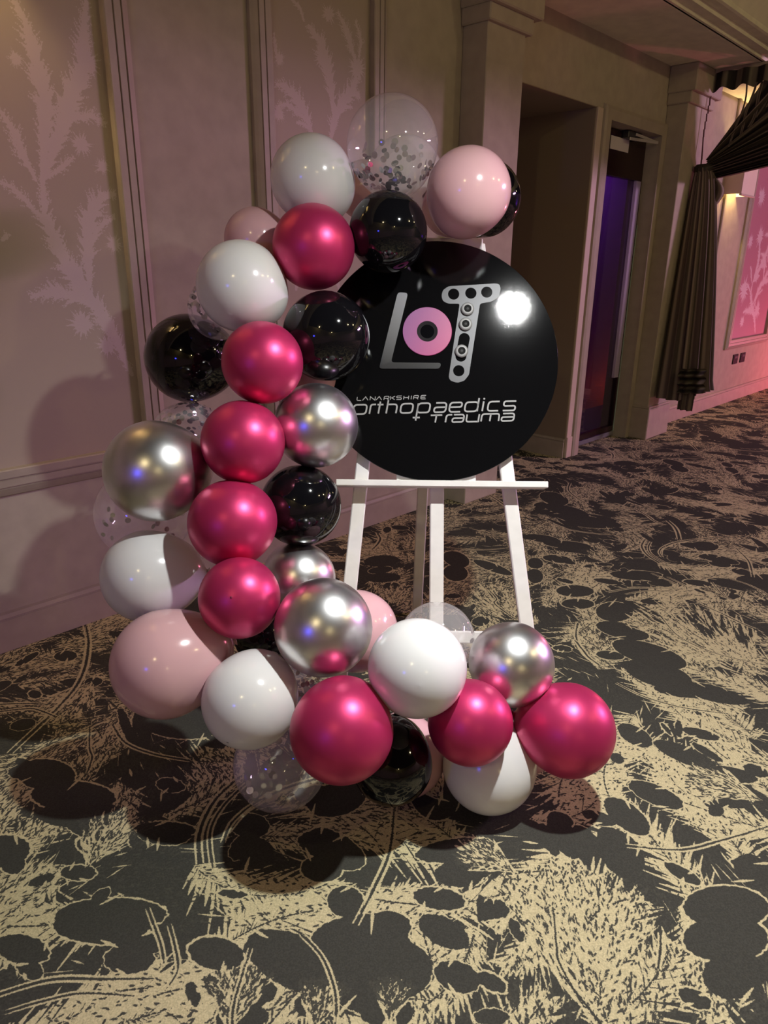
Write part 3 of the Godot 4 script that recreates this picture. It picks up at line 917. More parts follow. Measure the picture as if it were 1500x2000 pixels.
	panel("far wall panel glowing pink beyond the curtain", 7.49, 0.64, 8.56, 2.46, paper(s3, [[Vector2(7.9, 1.6), 0.12], [Vector2(8.2, 0.9), 0.12], [Vector2(7.7, 1.1), 0.15], [Vector2(8.0, 1.25), 0.10], [Vector2(7.65, 1.55), 0.09], [Vector2(8.3, 1.5), 0.18], [Vector2(7.8, 0.8), 0.08], [Vector2(8.4, 1.9), 0.2], [Vector2(7.75, 1.95), 0.12]], 7.49, 0.64, 1.07, 1.82, 5, Color(0.42, 0.20, 0.24), Color(0.60, 0.50, 0.52)))
	# wall lamps: one above the left panel, one beyond the curtain
	sconce("box shaded wall lamp above the left panel, outside the picture", Vector3(0.72, 2.40, WALL), 0.55)
	sconce("cream box shaded wall lamp half hidden by the gathered curtain", Vector3(6.93, 2.06, WALL), 0.42)

func sconce(label: String, at: Vector3, e: float) -> void:
	var s := thing("wall_lamp", label, "wall lamp", at)
	var shade := mat(Color(0.72, 0.66, 0.50), 0.7)
	shade.backlight_enabled = true
	shade.backlight = Color(0.16, 0.13, 0.08)
	var st := begin()
	box(st, Vector3(-0.16, -0.16, 0.145), Vector3(0.16, 0.16, 0.152))
	box(st, Vector3(-0.16, -0.16, 0.0), Vector3(-0.153, 0.16, 0.145))
	box(st, Vector3(0.153, -0.16, 0.0), Vector3(0.16, 0.16, 0.145))
	part("lamp_shade", st, shade, s)
	st = begin()
	box(st, Vector3(-0.165, -0.175, 0.135), Vector3(0.165, -0.16, 0.158), 0.003)
	part("lower_rim", st, M.white_trim, s)
	st = begin()
	lathe(st, sphere_prof(0.03, 10), 16, Transform3D(Basis.IDENTITY, Vector3(0, 0.02, 0.075)))
	part("bulb", st, glow(Color(1.0, 0.78, 0.42), 12.0), s)
	st = begin()
	box(st, Vector3(-0.05, -0.05, 0.0), Vector3(0.05, 0.05, 0.02), 0.004)
	bar(st, Vector3(0, 0, 0.02), Vector3(0, 0.0, 0.06), Vector3.RIGHT, 0.016, 0.016)
	part("bracket", st, M.white_trim, s)
	lamp_omni(s, Vector3(0, 0.02, 0.075), Color(1.0, 0.86, 0.62), e, 0.03)

# ---------------------------------------------------------------- doorway
func doorway() -> void:
	# rounded bead and casing round the door
	var st := begin()
	box(st, Vector3(4.489, 0, WALL - 0.002), Vector3(4.556, 2.24, WALL + 0.012), 0.005)
	box(st, Vector3(4.487, 0, WALL - 0.002), Vector3(4.56, 0.15, WALL + 0.02), 0.004)
	struct("trim_2", st, M.white_trim, "pale upright edge trim between niche and door")
	st = begin()
	var pr := PackedVector2Array([Vector2(0, 0), Vector2(0, 0.022), Vector2(0.06, 0.026), Vector2(0.08, 0.018), Vector2(0.087, 0.0)])
	run(st, pr, Vector3(4.653, 0, WALL), Vector3(4.653, 2.185, WALL), Vector3.LEFT, Vector3.BACK, 0.0, 1.0)
	run(st, pr, Vector3(5.41, 0, WALL), Vector3(5.41, 2.185, WALL), Vector3.RIGHT, Vector3.BACK, 0.0, 1.0)
	run(st, pr, Vector3(4.653, 2.185, WALL), Vector3(5.41, 2.185, WALL), Vector3.UP, Vector3.BACK, -1.0, 1.0)
	struct("trim_3", st, M.trim, "tan casing round the dark door")
	var d := Node3D.new()
	d.name = "door_1"
	d.position = Vector3(4.66, 0, WALL - 0.086)
	d.set_meta("kind", "structure")
	d.set_meta("label", "tall glossy dark wine-coloured door with a closer arm")
	add_child(d)
	st = begin()
	var wine := mat(Color(0.022, 0.008, 0.009), 0.22, 0.0, 0.5)
	box(st, Vector3(0, 1.895, -0.045), Vector3(0.742, 2.18, 0.0), 0.003)
	part("top_rail", st, wine, d, "dark solid head of the leaf")
	st = begin()
	box(st, Vector3(0, 0.047, -0.045), Vector3(0.742, 0.09, 0.0), 0.003)
	part("bottom_rail", st, wine, d)
	st = begin()
	box(st, Vector3(0, 0.09, -0.045), Vector3(0.02, 1.895, 0.0), 0.003)
	part("stile", st, wine, d)
	st = begin()
	box(st, Vector3(0.724, 0.09, -0.045), Vector3(0.742, 1.895, 0.0), 0.003)
	part("stile", st, wine, d)
	var tint := mat(Color(0.02, 0.01, 0.02), 0.05)
	tint.albedo_color.a = 0.45
	tint.transparency = BaseMaterial3D.TRANSPARENCY_ALPHA
	st = begin()
	box(st, Vector3(0.02, 0.09, -0.026), Vector3(0.724, 1.895, -0.020))
	part("pane", st, tint, d, "tall dark tinted pane")
	st = begin()
	box(st, Vector3(0, 0.012, -0.002), Vector3(0.742, 0.045, 0.006), 0.002)
	part("threshold_strip", st, mat(Color(0.42, 0.42, 0.46), 0.35, 0.8), d, "metal strip along the foot")
	st = begin()
	box(st, Vector3(0.655, 0.48, -0.02), Vector3(0.722, 1.893, 0.004), 0.002)
	var film := mat(Color(0.55, 0.50, 0.58), 0.5)
	film.backlight_enabled = true
	film.backlight = Color(0.9, 0.85, 0.95)
	part("pale_strip", st, film, d, "pale strip along the pane")
	st = begin()
	box(st, Vector3(0.205, 2.055, 0.0), Vector3(0.47, 2.135, 0.004), 0.001)
	part("sign_plate", st, mat(Color(0.62, 0.58, 0.60), 0.5), d, "small blank pale plate")
	st = begin()
	box(st, Vector3(0.36, 2.135, 0.0), Vector3(0.56, 2.18, 0.05), 0.005)
	var cl := part("door_closer", st, mat(Color(0.03, 0.03, 0.03), 0.4), d, "dark closer box")
	st = begin()
	bar(st, Vector3(0.46, 2.165, 0.052), Vector3(0.70, 2.135, 0.10), Vector3.UP, 0.018, 0.008)
	bar(st, Vector3(0.70, 2.135, 0.105), Vector3(0.38, 2.13, 0.05), Vector3.UP, 0.018, 0.008)
	part("arm", st, mat(Color(0.75, 0.72, 0.68), 0.35, 0.6), cl, "pale folding arm")
	st = begin()
	box(st, Vector3(0.745, 0.03, -0.02), Vector3(0.749, 1.6, 0.004), 0.001)
	part("edge_seal", st, mat(Color(0.42, 0.55, 0.46), 0.4), d, "pale green edge seal")

	# the passage seen through the pane, lit violet from above and red from below
	var pw := mat(Color(0.30, 0.24, 0.24), 0.6)
	st = begin()
	box(st, Vector3(4.6, -0.1, -3.5), Vector3(8.2, 2.6, -3.3))
	struct("wall_passage_back", st, pw)
	st = begin()
	box(st, Vector3(8.0, -0.1, -3.3), Vector3(8.2, 2.6, WALL - 0.2))
	struct("wall_passage_right", st, pw)
	st = begin()
	box(st, Vector3(4.6, 2.5, -3.3), Vector3(8.0, 2.6, WALL - 0.2))
	struct("ceiling_passage", st, pw)
	st = begin()
	box(st, Vector3(4.6, -0.1, -3.3), Vector3(8.0, 0.0, WALL - 0.2))
	struct("floor_passage", st, M.dark_ceiling)
	for q in [[Vector3(5.80, 2.36, -2.98), Color(0.50, 0.16, 1.0), 0.9, "violet lamp above the head of the passage behind the door"], [Vector3(6.95, 0.14, -3.0), Color(1.0, 0.30, 0.12), 0.10, "small red lamp low in the passage behind the door"]]:
		var l := thing("passage_lamp", q[3], "lamp", q[0])
		st = begin()
		lathe(st, sphere_prof(0.03, 10), 16)
		part("bulb", st, glow(q[1], 3.0), l)
		st = begin()
		var up: float = 2.5 if q[0].y > 1.0 else 0.0
		bar(st, Vector3(0, 0.03 * signf(up - 1.0), 0), Vector3(0, up - q[0].y, 0), Vector3.RIGHT, 0.02, 0.02)
		part("stem", st, M.black, l)
		lamp_omni(l, Vector3.ZERO, q[1], q[2], 0.025)

func far_end() -> void:
	# upright trim and the double sockets beyond the curtain
	var st := begin()
	box(st, Vector3(6.80, 0.142, WALL), Vector3(6.84, CEIL, WALL + 0.02), 0.004)
	struct("trim_4", st, M.trim)
	for k in 2:
		var s := thing("wall_socket", ["dark socket plate under the pink panel, nearer the curtain", "dark socket plate under the pink panel, farther from the curtain"][k], "socket", Vector3([7.78, 7.995][k], 0.432, WALL), "sockets under the pink panel")
		st = begin()
		box(st, Vector3(-0.068, -0.048, 0), Vector3(0.068, 0.048, 0.009), 0.003)
		part("plate", st, mat(Color(0.02, 0.017, 0.017), 0.7, 0.0, 0.2), s)
		st = begin()
		box(st, Vector3(-0.040, 0.008, 0.008), Vector3(0.040, 0.032, 0.013), 0.001)
		part("switch", st, mat(Color(0.06, 0.055, 0.055), 0.6, 0.0, 0.2), s)

# ---------------------------------------------------------------- curtain
func sheet(st: SurfaceTool, nu: int, nv: int, f: Callable, tint: Callable, closed := false) -> void:
	var P := []
	for j in nv + 1:
		var row := PackedVector3Array()
		for i in nu + 1:
			row.append(f.call(float(i) / nu, float(j) / nv))
		P.append(row)
	for j in nv + 1:
		for i in nu + 1:
			var ia := i - 1 if i > 0 else (nu - 1 if closed else 0)
			var ib := i + 1 if i < nu else (1 if closed else nu)
			var du: Vector3 = P[j][ib] - P[j][ia]
			var dv: Vector3 = P[mini(j + 1, nv)][i] - P[maxi(j - 1, 0)][i]
			st.set_normal(dv.cross(du).normalized())
			st.set_color(tint.call(float(i) / nu, float(j) / nv))
			st.add_vertex(P[j][i])
	for j in nv:
		for i in nu:
			var a := j * (nu + 1) + i
			for k in [a, a + 1, a + nu + 2, a, a + nu + 2, a + nu + 1]:
				st.add_index(k)

func curtain() -> void:
	var cm := mat(Color(1, 1, 1), 0.7, 0.0, 0.3)
	cm.vertex_color_use_as_albedo = true
	cm.cull_mode = BaseMaterial3D.CULL_DISABLED
	var tint := func(u: float, _v: float) -> Color:
		var s := fposmod(u * 21.0, 1.0)
		return Color(0.30, 0.25, 0.19) if s < 0.22 else Color(0.075, 0.06, 0.048) if s < 0.6 else Color(0.15, 0.12, 0.095)
	var st := begin()
	bar(st, Vector3(5.76, CEIL - 0.012, WALL + 0.16), Vector3(5.76, CEIL - 0.012, 1.4), Vector3.RIGHT, 0.03, 0.024)
	var rail := part("curtain_rail", st, M.trim, self)
	rail.set_meta("label", "slim curtain rail under the low ceiling above the gathered curtain")
	rail.set_meta("category", "rail")
	var c := thing("curtain", "dark striped curtain gathered and tied back to the far pillar", "curtain", Vector3(5.7, 0.3, -2.2))
	var o := -c.position
	var tie := Vector3(5.74, 1.98, -2.262)
	# the gathered cloth from the rail down to the tie
	var swag := func(u: float, v: float) -> Vector3:
		var zr := lerpf(-1.90, 1.0, u)
		var top := Vector3(5.76, CEIL - 0.03, zr)
		var bot := tie + Vector3(0.0, 0.075 - 0.15 * u, 0.015 * u)
		var p := top.lerp(bot, v)
		p.y -= sin(PI * v) * (0.01 + 0.05 * u * u) * (0.6 + 0.5 * v)
		p.z -= sin(PI * v) * 0.02 * u
		var amp := 0.075 * (1.0 - v * 0.55)
		p.x += amp * sin(u * TAU * 13.0) + 0.03 * sin(u * 9.0)
		p.y += amp * 0.12 * cos(u * TAU * 13.0) * (1.0 - v)
		return p + o
	st = begin()
	sheet(st, 260, 40, swag, tint)
	part("swag", st, cm, c, "gathered upper part sweeping up to the rail")
	# the tail below the tie
	var tail := func(u: float, v: float) -> Vector3:
		var a := u * TAU
		var mid := Vector3(5.72, lerpf(1.99, 0.33, v), lerpf(-2.262, -2.135, pow(v, 0.8)))
		var wz := lerpf(0.055, 0.185, pow(v, 0.6))
		var wx := lerpf(0.045, 0.10, v)
		var ple := 1.0 + lerpf(0.08, 0.24, v) * sin(a * 11.0 + 1.2 * sin(a * 2.0))
		var p := mid + Vector3(cos(a) * wx * ple, 0, sin(a) * wz * ple)
		if v > 0.9:
			p.y += 0.10 * maxf(0.0, sin(a)) * (v - 0.9) * 10.0
		p.x -= 0.10 * v
		return p + o
	st = begin()
	sheet(st, 180, 30, tail, tint, true)
	part("tail", st, cm, c, "pleated part hanging below the tie")
	# a turned-up end of the cloth
	var fold := func(u: float, v: float) -> Vector3:
		var z := lerpf(-2.14, -1.95, u)
		return Vector3(5.475 + 0.025 * sin(v * 18.0) + 0.015 * sin(u * 14.0), lerpf(0.58, 0.40, v) + 0.02 * u, z + 0.02 * v) + o
	st = begin()
	sheet(st, 24, 24, fold, func(_u: float, v: float) -> Color: return Color(0.11, 0.10, 0.07) if fposmod(v * 4.0, 1.0) < 0.4 else Color(0.025, 0.02, 0.016))
	var fo := part("turned_hem", st, cm, c, "rumpled hem end")
	var st2 := begin()
	var end := func(u: float, v: float) -> Vector3:
		return Vector3(5.50 + 0.02 * sin(u * 16.0), lerpf(0.44, 0.27, v), lerpf(-2.12, -2.0, u)) + o
	sheet(st2, 16, 8, end, tint)
	part("loose_end", st2, cm, fo)
	# side loop of the tied cloth
	var loop := func(u: float, v: float) -> Vector3:
		var a := u * TAU
		return Vector3(5.74 + cos(a) * 0.03 * sin(PI * v), lerpf(1.96, 1.66, v), -2.22 + 0.07 * sin(PI * minf(v * 1.2, 1.0)) + sin(a) * 0.035 * sin(PI * v) + 0.03 * v) + o
	st = begin()
	sheet(st, 24, 16, loop, tint, true)
	part("side_loop", st, cm, c)
	# the tie itself
	st = begin()
	lathe(st, PackedVector2Array([Vector2(0.062, -0.03), Vector2(0.075, -0.015), Vector2(0.072, 0.0), Vector2(0.075, 0.015), Vector2(0.062, 0.03)]), 28, Transform3D(Basis(Vector3(0.8, 0, 0), Vector3(0, 0, 1.0), Vector3(0, 1, 0)), Vector3(5.73, 1.985, -2.262) + o))
	part("tie_band", st, mat(Color(0.03, 0.024, 0.018), 0.6), c, "dark tie band")
	# short striped heading along the rail
	var head := func(u: float, v: float) -> Vector3:
		var z := lerpf(-2.32, 1.0, u)
		return Vector3(5.73 + 0.018 * sin(u * TAU * 24.0), CEIL - 0.025 - v * (0.11 + 0.012 * sin(u * TAU * 24.0)), z) + o
	st = begin()
	sheet(st, 300, 6, head, func(u: float, _v: float) -> Color: return Color(0.16, 0.14, 0.10) if fposmod(u * 36.0, 1.0) < 0.42 else Color(0.03, 0.024, 0.02))
	part("heading", st, cm, c, "striped heading strip under the rail")
	# thin loose strips that fall from the heading to the gathered cloth
	for k in 7:
		var z0 := -2.06 + 0.052 * k
		var y1 := 2.12 + 0.055 * k
		var strip := func(u: float, v: float) -> Vector3:
			return Vector3(5.735 + 0.01 * sin(v * 7.0 + k), lerpf(CEIL - 0.12, y1, v), z0 - 0.05 * v * v + (u - 0.5) * (0.012 + 0.004 * (k % 3)) + 0.008 * sin(v * 5.0 + k * 2.0)) + o
		st = begin()
		sheet(st, 2, 16, strip, tint)
		part("loose_strip", st, cm, c)
	# tie cord hanging on the pillar side
	st = begin()
	for k in 12:
		var a := Vector3(5.74, 2.60 - 0.05 * k, -2.305 + 0.006 * sin(k * 0.7)) + o
		bar(st, a, a + Vector3(0.0, -0.051, 0.004), Vector3.RIGHT, 0.008, 0.008, 0.001)
	part("pull_cord", st, mat(Color(0.08, 0.02, 0.015), 0.7), c, "thin dark red cord")

# ---------------------------------------------------------------- easel and sign
const SIGN := Vector3(1.6049, 1.0422, -1.3243)
var TILT := Basis()

func ep(u: float, v: float, n := 0.0) -> Vector3:     # a point on the easel's sloping front
	return SIGN + TILT.x * u + TILT.y * v + TILT.z * n

func easel() -> void:
	var b := deg_to_rad(22.0)
	TILT = Basis(RT, Vector3.UP * cos(b) + FW * sin(b), Vector3.UP * sin(b) - FW * cos(b))
	var base := Vector3(ep(0, -1.1).x, 0, ep(0, -1.1).z)
	var e := thing("easel", "white painted wooden easel holding the round black sign", "easel", base)
	var o := -base
	var fl := -SIGN.y / TILT.y.y                       # where the front legs meet the floor
	for s in [[-0.148, -0.285, -1], [0.122, 0.312, 1]]:
		var st := begin()
		bar(st, ep(s[1], fl + 0.011, -0.033) + o, ep(s[0], 0.355, -0.033) + o, RT, 0.040, 0.022, 0.003)
		part("leg", st, M.easel, e)
	var st := begin()
	bar(st, ep(0.007, -0.82, -0.03) + o, ep(0.004, 0.34, -0.03) + o, RT, 0.040, 0.020, 0.003)
	part("post", st, M.easel, e, "upright middle post")
	st = begin()
	bar(st, ep(-0.17, 0.352, -0.030) + o, ep(0.135, 0.352, -0.030) + o, TILT.y, 0.035, 0.026, 0.003)
	part("top_rail", st, M.easel, e)
	st = begin()
	bar(st, ep(-0.262, -0.797, -0.048) + o, ep(0.29, -0.797, -0.048) + o, TILT.y, 0.035, 0.018, 0.003)
	part("cross_rail", st, M.easel, e, "lower rail between the legs")
	st = begin()
	bar(st, ep(-0.283, -0.359, 0.006) + o, ep(0.314, -0.359, 0.006) + o, TILT.y, 0.018, 0.062, 0.002)
	part("ledge", st, M.easel, e, "ledge that carries the sign")
	st = begin()
	box(st, Vector3(-0.112, -0.368, -0.022), Vector3(0.116, -0.20, -0.008), 0.002, Transform3D(TILT, SIGN + o))
	part("back_board", st, M.easel, e)
	st = begin()
	var foot := FW * 2.52 + RT * 0.135
	bar(st, Vector3(foot.x, 0.006, foot.z) + o, ep(-0.008, 0.33, -0.055) + o, RT, 0.038, 0.022, 0.003)
	part("rear_leg", st, M.easel, e, "hinged rear leg")

func glyph(ch: String, w: float) -> Array:
	# strokes of a wide squared alphabet; height 1, each [points, closed]
	match ch:
		"O", "o": return [[[Vector2(0, 0), Vector2(w, 0), Vector2(w, 1), Vector2(0, 1)], true]]
		"r": return [[[Vector2(0, 0), Vector2(0, 1), Vector2(w, 1)], false]]
		"t": return [[[Vector2(w * 0.4, 1.3), Vector2(w * 0.4, 0)], false], [[Vector2(0, 0.97), Vector2(w, 0.97)], false]]
		"h": return [[[Vector2(0, 0), Vector2(0, 1.42)], false], [[Vector2(0, 0.97), Vector2(w, 0.97), Vector2(w, 0)], false]]
		"p": return [[[Vector2(0, 0), Vector2(w, 0), Vector2(w, 1), Vector2(0, 1)], true], [[Vector2(0, 1), Vector2(0, -0.84)], false], [[Vector2(-0.36, -0.52), Vector2(0.40, -0.52)], false]]
		"a": return [[[Vector2(0.1, 1), Vector2(w, 1), Vector2(w, 0), Vector2(0, 0), Vector2(0, 0.52), Vector2(w, 0.52)], false]]
		"e": return [[[Vector2(w * 0.95, 0), Vector2(0, 0), Vector2(0, 1), Vector2(w, 1), Vector2(w, 0.5), Vector2(0, 0.5)], false]]
		"d": return [[[Vector2(0, 0), Vector2(w, 0), Vector2(w, 1), Vector2(0, 1)], true], [[Vector2(w, 0), Vector2(w, 1.42)], false]]
		"i": return [[[Vector2(0, 0), Vector2(0, 1.05)], false], [[Vector2(0, 1.25), Vector2(0, 1.42)], false]]
		"c": return [[[Vector2(w, 1), Vector2(0, 1), Vector2(0, 0), Vector2(w, 0)], false]]
		"s", "S": return [[[Vector2(w, 1), Vector2(0, 1), Vector2(0, 0.5), Vector2(w, 0.5), Vector2(w, 0), Vector2(0, 0)], false]]
		"T": return [[[Vector2(0, 1), Vector2(w, 1)], false], [[Vector2(w * 0.5, 1), Vector2(w * 0.5, 0)], false]]
		"u": return [[[Vector2(0, 1), Vector2(0, 0), Vector2(w, 0)], false], [[Vector2(w, 1), Vector2(w, -0.06)], false]]
		"m": return [[[Vector2(0, 0), Vector2(0, 1), Vector2(w, 1), Vector2(w, 0)], false], [[Vector2(w * 0.5, 1), Vector2(w * 0.5, 0)], false]]
		"L": return [[[Vector2(0, 1), Vector2(0, 0), Vector2(w, 0)], false]]
		"A": return [[[Vector2(0, 0), Vector2(w * 0.5, 1), Vector2(w, 0)], false]]
		"N": return [[[Vector2(0, 0), Vector2(0, 1), Vector2(w, 0), Vector2(w, 1)], false]]
		"R": return [[[Vector2(0, 0), Vector2(0, 1), Vector2(w, 1), Vector2(w, 0.42), Vector2(0, 0.42)], false], [[Vector2(w * 0.55, 0.42), Vector2(w, 0)], false]]
		"K": return [[[Vector2(0, 0), Vector2(0, 1)], false], [[Vector2(w, 1), Vector2(w * 0.25, 0.5), Vector2(w, 0)], false], [[Vector2(0, 0.5), Vector2(w * 0.25, 0.5)], false]]
		"H": return [[[Vector2(0, 0), Vector2(0, 1)], false], [[Vector2(w, 0), Vector2(w, 1)], false], [[Vector2(0, 0.5), Vector2(w, 0.5)], false]]
		"I": return [[[Vector2(0, 0), Vector2(0, 1)], false]]
		"E": return [[[Vector2(w, 1), Vector2(0, 1), Vector2(0, 0), Vector2(w, 0)], false], [[Vector2(0, 0.5), Vector2(w * 0.9, 0.5)], false]]
	return []

# writes a word: each entry [letter, x, width] in metres, on a baseline, sheared by slant
func word(st: SurfaceTool, letters: Array, y: float, h: float, pen: float, slant: float, z: float) -> void:
	for l in letters:
		for s in glyph(l[0], l[2] / h):
			var pts := PackedVector2Array()
			for p in s[0]:
				pts.append(p)
			if l[0] not in ["A", "N", "K"]:
				pts = rounded(pts, 0.36, s[1])
			var q := PackedVector2Array()
			for p in pts:
				q.append(Vector2(l[1] + p.x * h + p.y * h * slant, y + p.y * h))
			stroke(st, q, pen, z, z + 0.0012, s[1])

func sign_board() -> void:
	var s := thing("round_sign", "big round glossy black sign with a silver and pink logo, on the easel", "sign", SIGN)
	s.transform = Transform3D(TILT, SIGN)
	var st := begin()
	var R := 0.35
	lathe(st, PackedVector2Array([Vector2(0, -0.004), Vector2(R - 0.001, -0.004), Vector2(R - 0.001, -0.004), Vector2(R, -0.003), Vector2(R, 0.003), Vector2(R - 0.001, 0.004), Vector2(R - 0.001, 0.004), Vector2(0, 0.004)]), 128, Transform3D.IDENTITY, false)
	var face := mat(Color(0.004, 0.004, 0.0045), 0.065)
	var bn := FastNoiseLite.new()
	bn.frequency = 0.16
	bn.seed = 3
	var bt := NoiseTexture2D.new()
	bt.width = 512
	bt.height = 512
	bt.seamless = true
	bt.as_normal_map = true
	bt.bump_strength = 1.2
	bt.noise = bn
	face.normal_enabled = true
	face.normal_texture = bt
	face.normal_scale = 0.07
	face.uv1_triplanar = true
	face.uv1_scale = Vector3.ONE * 7.0
	part("board", st, face, s, "glossy black board")
	var z := 0.0042
	# the L: brushed silver, printed from dark to light
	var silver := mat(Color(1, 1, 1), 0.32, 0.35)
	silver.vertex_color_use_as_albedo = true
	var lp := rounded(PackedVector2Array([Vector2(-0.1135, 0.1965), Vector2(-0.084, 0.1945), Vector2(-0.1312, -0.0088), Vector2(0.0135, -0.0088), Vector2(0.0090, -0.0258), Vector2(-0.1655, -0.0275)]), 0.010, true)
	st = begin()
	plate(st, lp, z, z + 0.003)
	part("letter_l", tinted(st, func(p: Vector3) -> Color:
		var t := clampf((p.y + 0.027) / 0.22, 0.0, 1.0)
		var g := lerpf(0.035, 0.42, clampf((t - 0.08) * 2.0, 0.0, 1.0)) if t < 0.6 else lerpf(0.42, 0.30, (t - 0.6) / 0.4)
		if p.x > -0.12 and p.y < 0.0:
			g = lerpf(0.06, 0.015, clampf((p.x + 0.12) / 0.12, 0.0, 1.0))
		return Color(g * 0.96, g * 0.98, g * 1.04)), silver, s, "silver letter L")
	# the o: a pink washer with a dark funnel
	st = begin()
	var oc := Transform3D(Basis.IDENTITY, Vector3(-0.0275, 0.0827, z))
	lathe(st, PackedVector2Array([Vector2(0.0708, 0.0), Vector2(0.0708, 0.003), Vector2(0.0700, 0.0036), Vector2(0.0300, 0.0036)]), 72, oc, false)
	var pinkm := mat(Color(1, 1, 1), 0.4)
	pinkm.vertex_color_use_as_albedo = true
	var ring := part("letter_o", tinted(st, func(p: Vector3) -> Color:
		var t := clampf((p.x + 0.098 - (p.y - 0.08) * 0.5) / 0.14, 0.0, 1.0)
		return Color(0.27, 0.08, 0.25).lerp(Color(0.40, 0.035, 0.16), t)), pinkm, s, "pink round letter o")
	st = begin()
	lathe(st, PackedVector2Array([Vector2(0.0300, 0.0036), Vector2(0.0285, 0.0032), Vector2(0.0200, 0.0012)]), 48, oc)
	part("funnel", st, mat(Color(0.02, 0.018, 0.02), 0.7, 0.0, 0.2), ring, "dark sloping rim")
	st = begin()
	lathe(st, PackedVector2Array([Vector2(0.0200, 0.0012), Vector2(0.0, 0.0012)]), 32, oc)
	part("hole", st, M.black, ring, "black centre")
	# the T: a drilled plate with three socket screws
	var tp := PackedVector2Array()
	for p in [Vector2(0.0128, 0.1880), Vector2(0.0170, 0.2050), Vector2(0.0330, 0.2165), Vector2(0.1690, 0.2262), Vector2(0.1805, 0.2240), Vector2(0.1842, 0.2100), Vector2(0.1775, 0.1850), Vector2(0.1570, 0.1725), Vector2(0.1245, 0.1665), Vector2(0.0935, -0.0420), Vector2(0.0800, -0.0595), Vector2(0.0600, -0.0655), Vector2(0.0410, -0.0600), Vector2(0.0350, -0.0500), Vector2(0.0655, 0.1655), Vector2(0.0320, 0.1655), Vector2(0.0170, 0.1730)]:
		tp.append(p)
	tp = rounded(tp, 0.006, true)
	var csg := CSGPolygon3D.new()
	csg.polygon = tp
	csg.depth = 0.0035
	csg.name = "letter_t"
	csg.position = Vector3(0, 0, z)
	var plate_m := mat(Color(0.082, 0.083, 0.09), 0.42, 0.25)
	csg.material = plate_m
	s.add_child(csg, true)
	csg.set_meta("label", "silver letter T shaped as a drilled bone plate")
	var cut := func(pos: Vector2, r: float) -> void:
		var c := CSGCylinder3D.new()
		c.name = "drilled_hole"
		c.radius = r
		c.height = 0.02
		c.sides = 36
		c.operation = CSGShape3D.OPERATION_SUBTRACTION
		c.rotation_degrees = Vector3(90, 0, 0)
		c.position = Vector3(pos.x, pos.y, 0)
		c.material = plate_m
		csg.add_child(c, true)
	for q in [Vector2(0.0480, 0.1935), Vector2(0.0978, 0.1968), Vector2(0.1437, 0.2003), Vector2(0.0640, -0.0304)]:
		cut.call(q, 0.0162)
	for k in 9:
		cut.call(Vector2(0.0795, 0.0640).lerp(Vector2(0.0700, 0.012), k / 8.0), 0.0158)
	for q in [Vector2(0.0880, 0.1492), Vector2(0.0825, 0.1046), Vector2(0.0714, 0.0259)]:
		var n := Node3D.new()
		n.name = "screw"
		n.position = Vector3(q.x, q.y, z + 0.0035)
		s.add_child(n, true)
		st = begin()
		lathe(st, PackedVector2Array([Vector2(0.0190, 0.0), Vector2(0.0188, 0.0016), Vector2(0.0168, 0.0042), Vector2(0.0145, 0.0050), Vector2(0.0108, 0.0050)]), 40)
		part("washer", st, mat(Color(0.26, 0.26, 0.26), 0.5, 0.1), n, "pale domed head")
		st = begin()
		var hx := PackedVector2Array()
		for k in 6:
			hx.append(Vector2(0.0108, 0).rotated(TAU * k / 6 + 0.5))
		plate(st, hx, 0.0, 0.0036)
		lathe(st, PackedVector2Array([Vector2(0.0112, 0.005), Vector2(0.0100, 0.0036)]), 6, Transform3D(Basis(Vector3.BACK, 0.5), Vector3.ZERO), false)
		part("hex_socket", st, mat(Color(0.012, 0.012, 0.012), 0.6, 0.0, 0.2), n, "dark hexagon recess")
		st = begin()
		lathe(st, PackedVector2Array([Vector2(0.0045, 0.0036), Vector2(0.004, 0.0042), Vector2(0.0, 0.0042)]), 6)
		part("core", st, mat(Color(0.04, 0.04, 0.04), 0.5, 0.0, 0.3), n)
	# the lettering
	var ink := mat(Color(0.30, 0.30, 0.30), 0.5)
	var tx := Basis(Vector3.BACK, deg_to_rad(2.0))
	st = begin()
	word(st, [["L", -0.2330, 0.0135], ["A", -0.2170, 0.0175], ["N", -0.1955, 0.0155], ["A", -0.1780, 0.0175], ["R", -0.1555, 0.0150], ["K", -0.1370, 0.0135], ["S", -0.1195, 0.0150], ["H", -0.0990, 0.0150], ["I", -0.0775, 0.0], ["R", -0.0710, 0.0150], ["E", -0.0500, 0.0155]].map(func(l): return [l[0], l[1] * 1.0 + 0.001, l[2] * 0.92]), -0.1122, 0.0103, 0.0021, 0.16, z)
	part("lettering", st, ink, s, "small line LANARKSHIRE").basis = tx
	st = begin()
	word(st, [["O", -0.2370, 0.0365], ["r", -0.1905, 0.0140], ["t", -0.1725, 0.0165], ["h", -0.1445, 0.0270], ["o", -0.1065, 0.0330], ["p", -0.0600, 0.0335], ["a", -0.0140, 0.0320], ["e", 0.0275, 0.0330], ["d", 0.0700, 0.0350], ["i", 0.1190, 0.0], ["c", 0.1330, 0.0300], ["s", 0.1755, 0.0330]].map(func(l): return [l[0], l[1] * 1.045 + 0.002, l[2] * 1.04]), -0.1515, 0.0268, 0.0046, 0.20, z)
	part("lettering", st, ink, s, "large line Orthopaedics").basis = tx
	st = begin()
	word(st, [["T", -0.0255, 0.0330], ["r", 0.0200, 0.0160], ["a", 0.0390, 0.0320], ["u", 0.0790, 0.0350], ["m", 0.1220, 0.0500], ["a", 0.1800, 0.0350]], -0.1812, 0.0212, 0.0044, 0.20, z)
	part("lettering", st, ink, s, "line Trauma").basis = tx

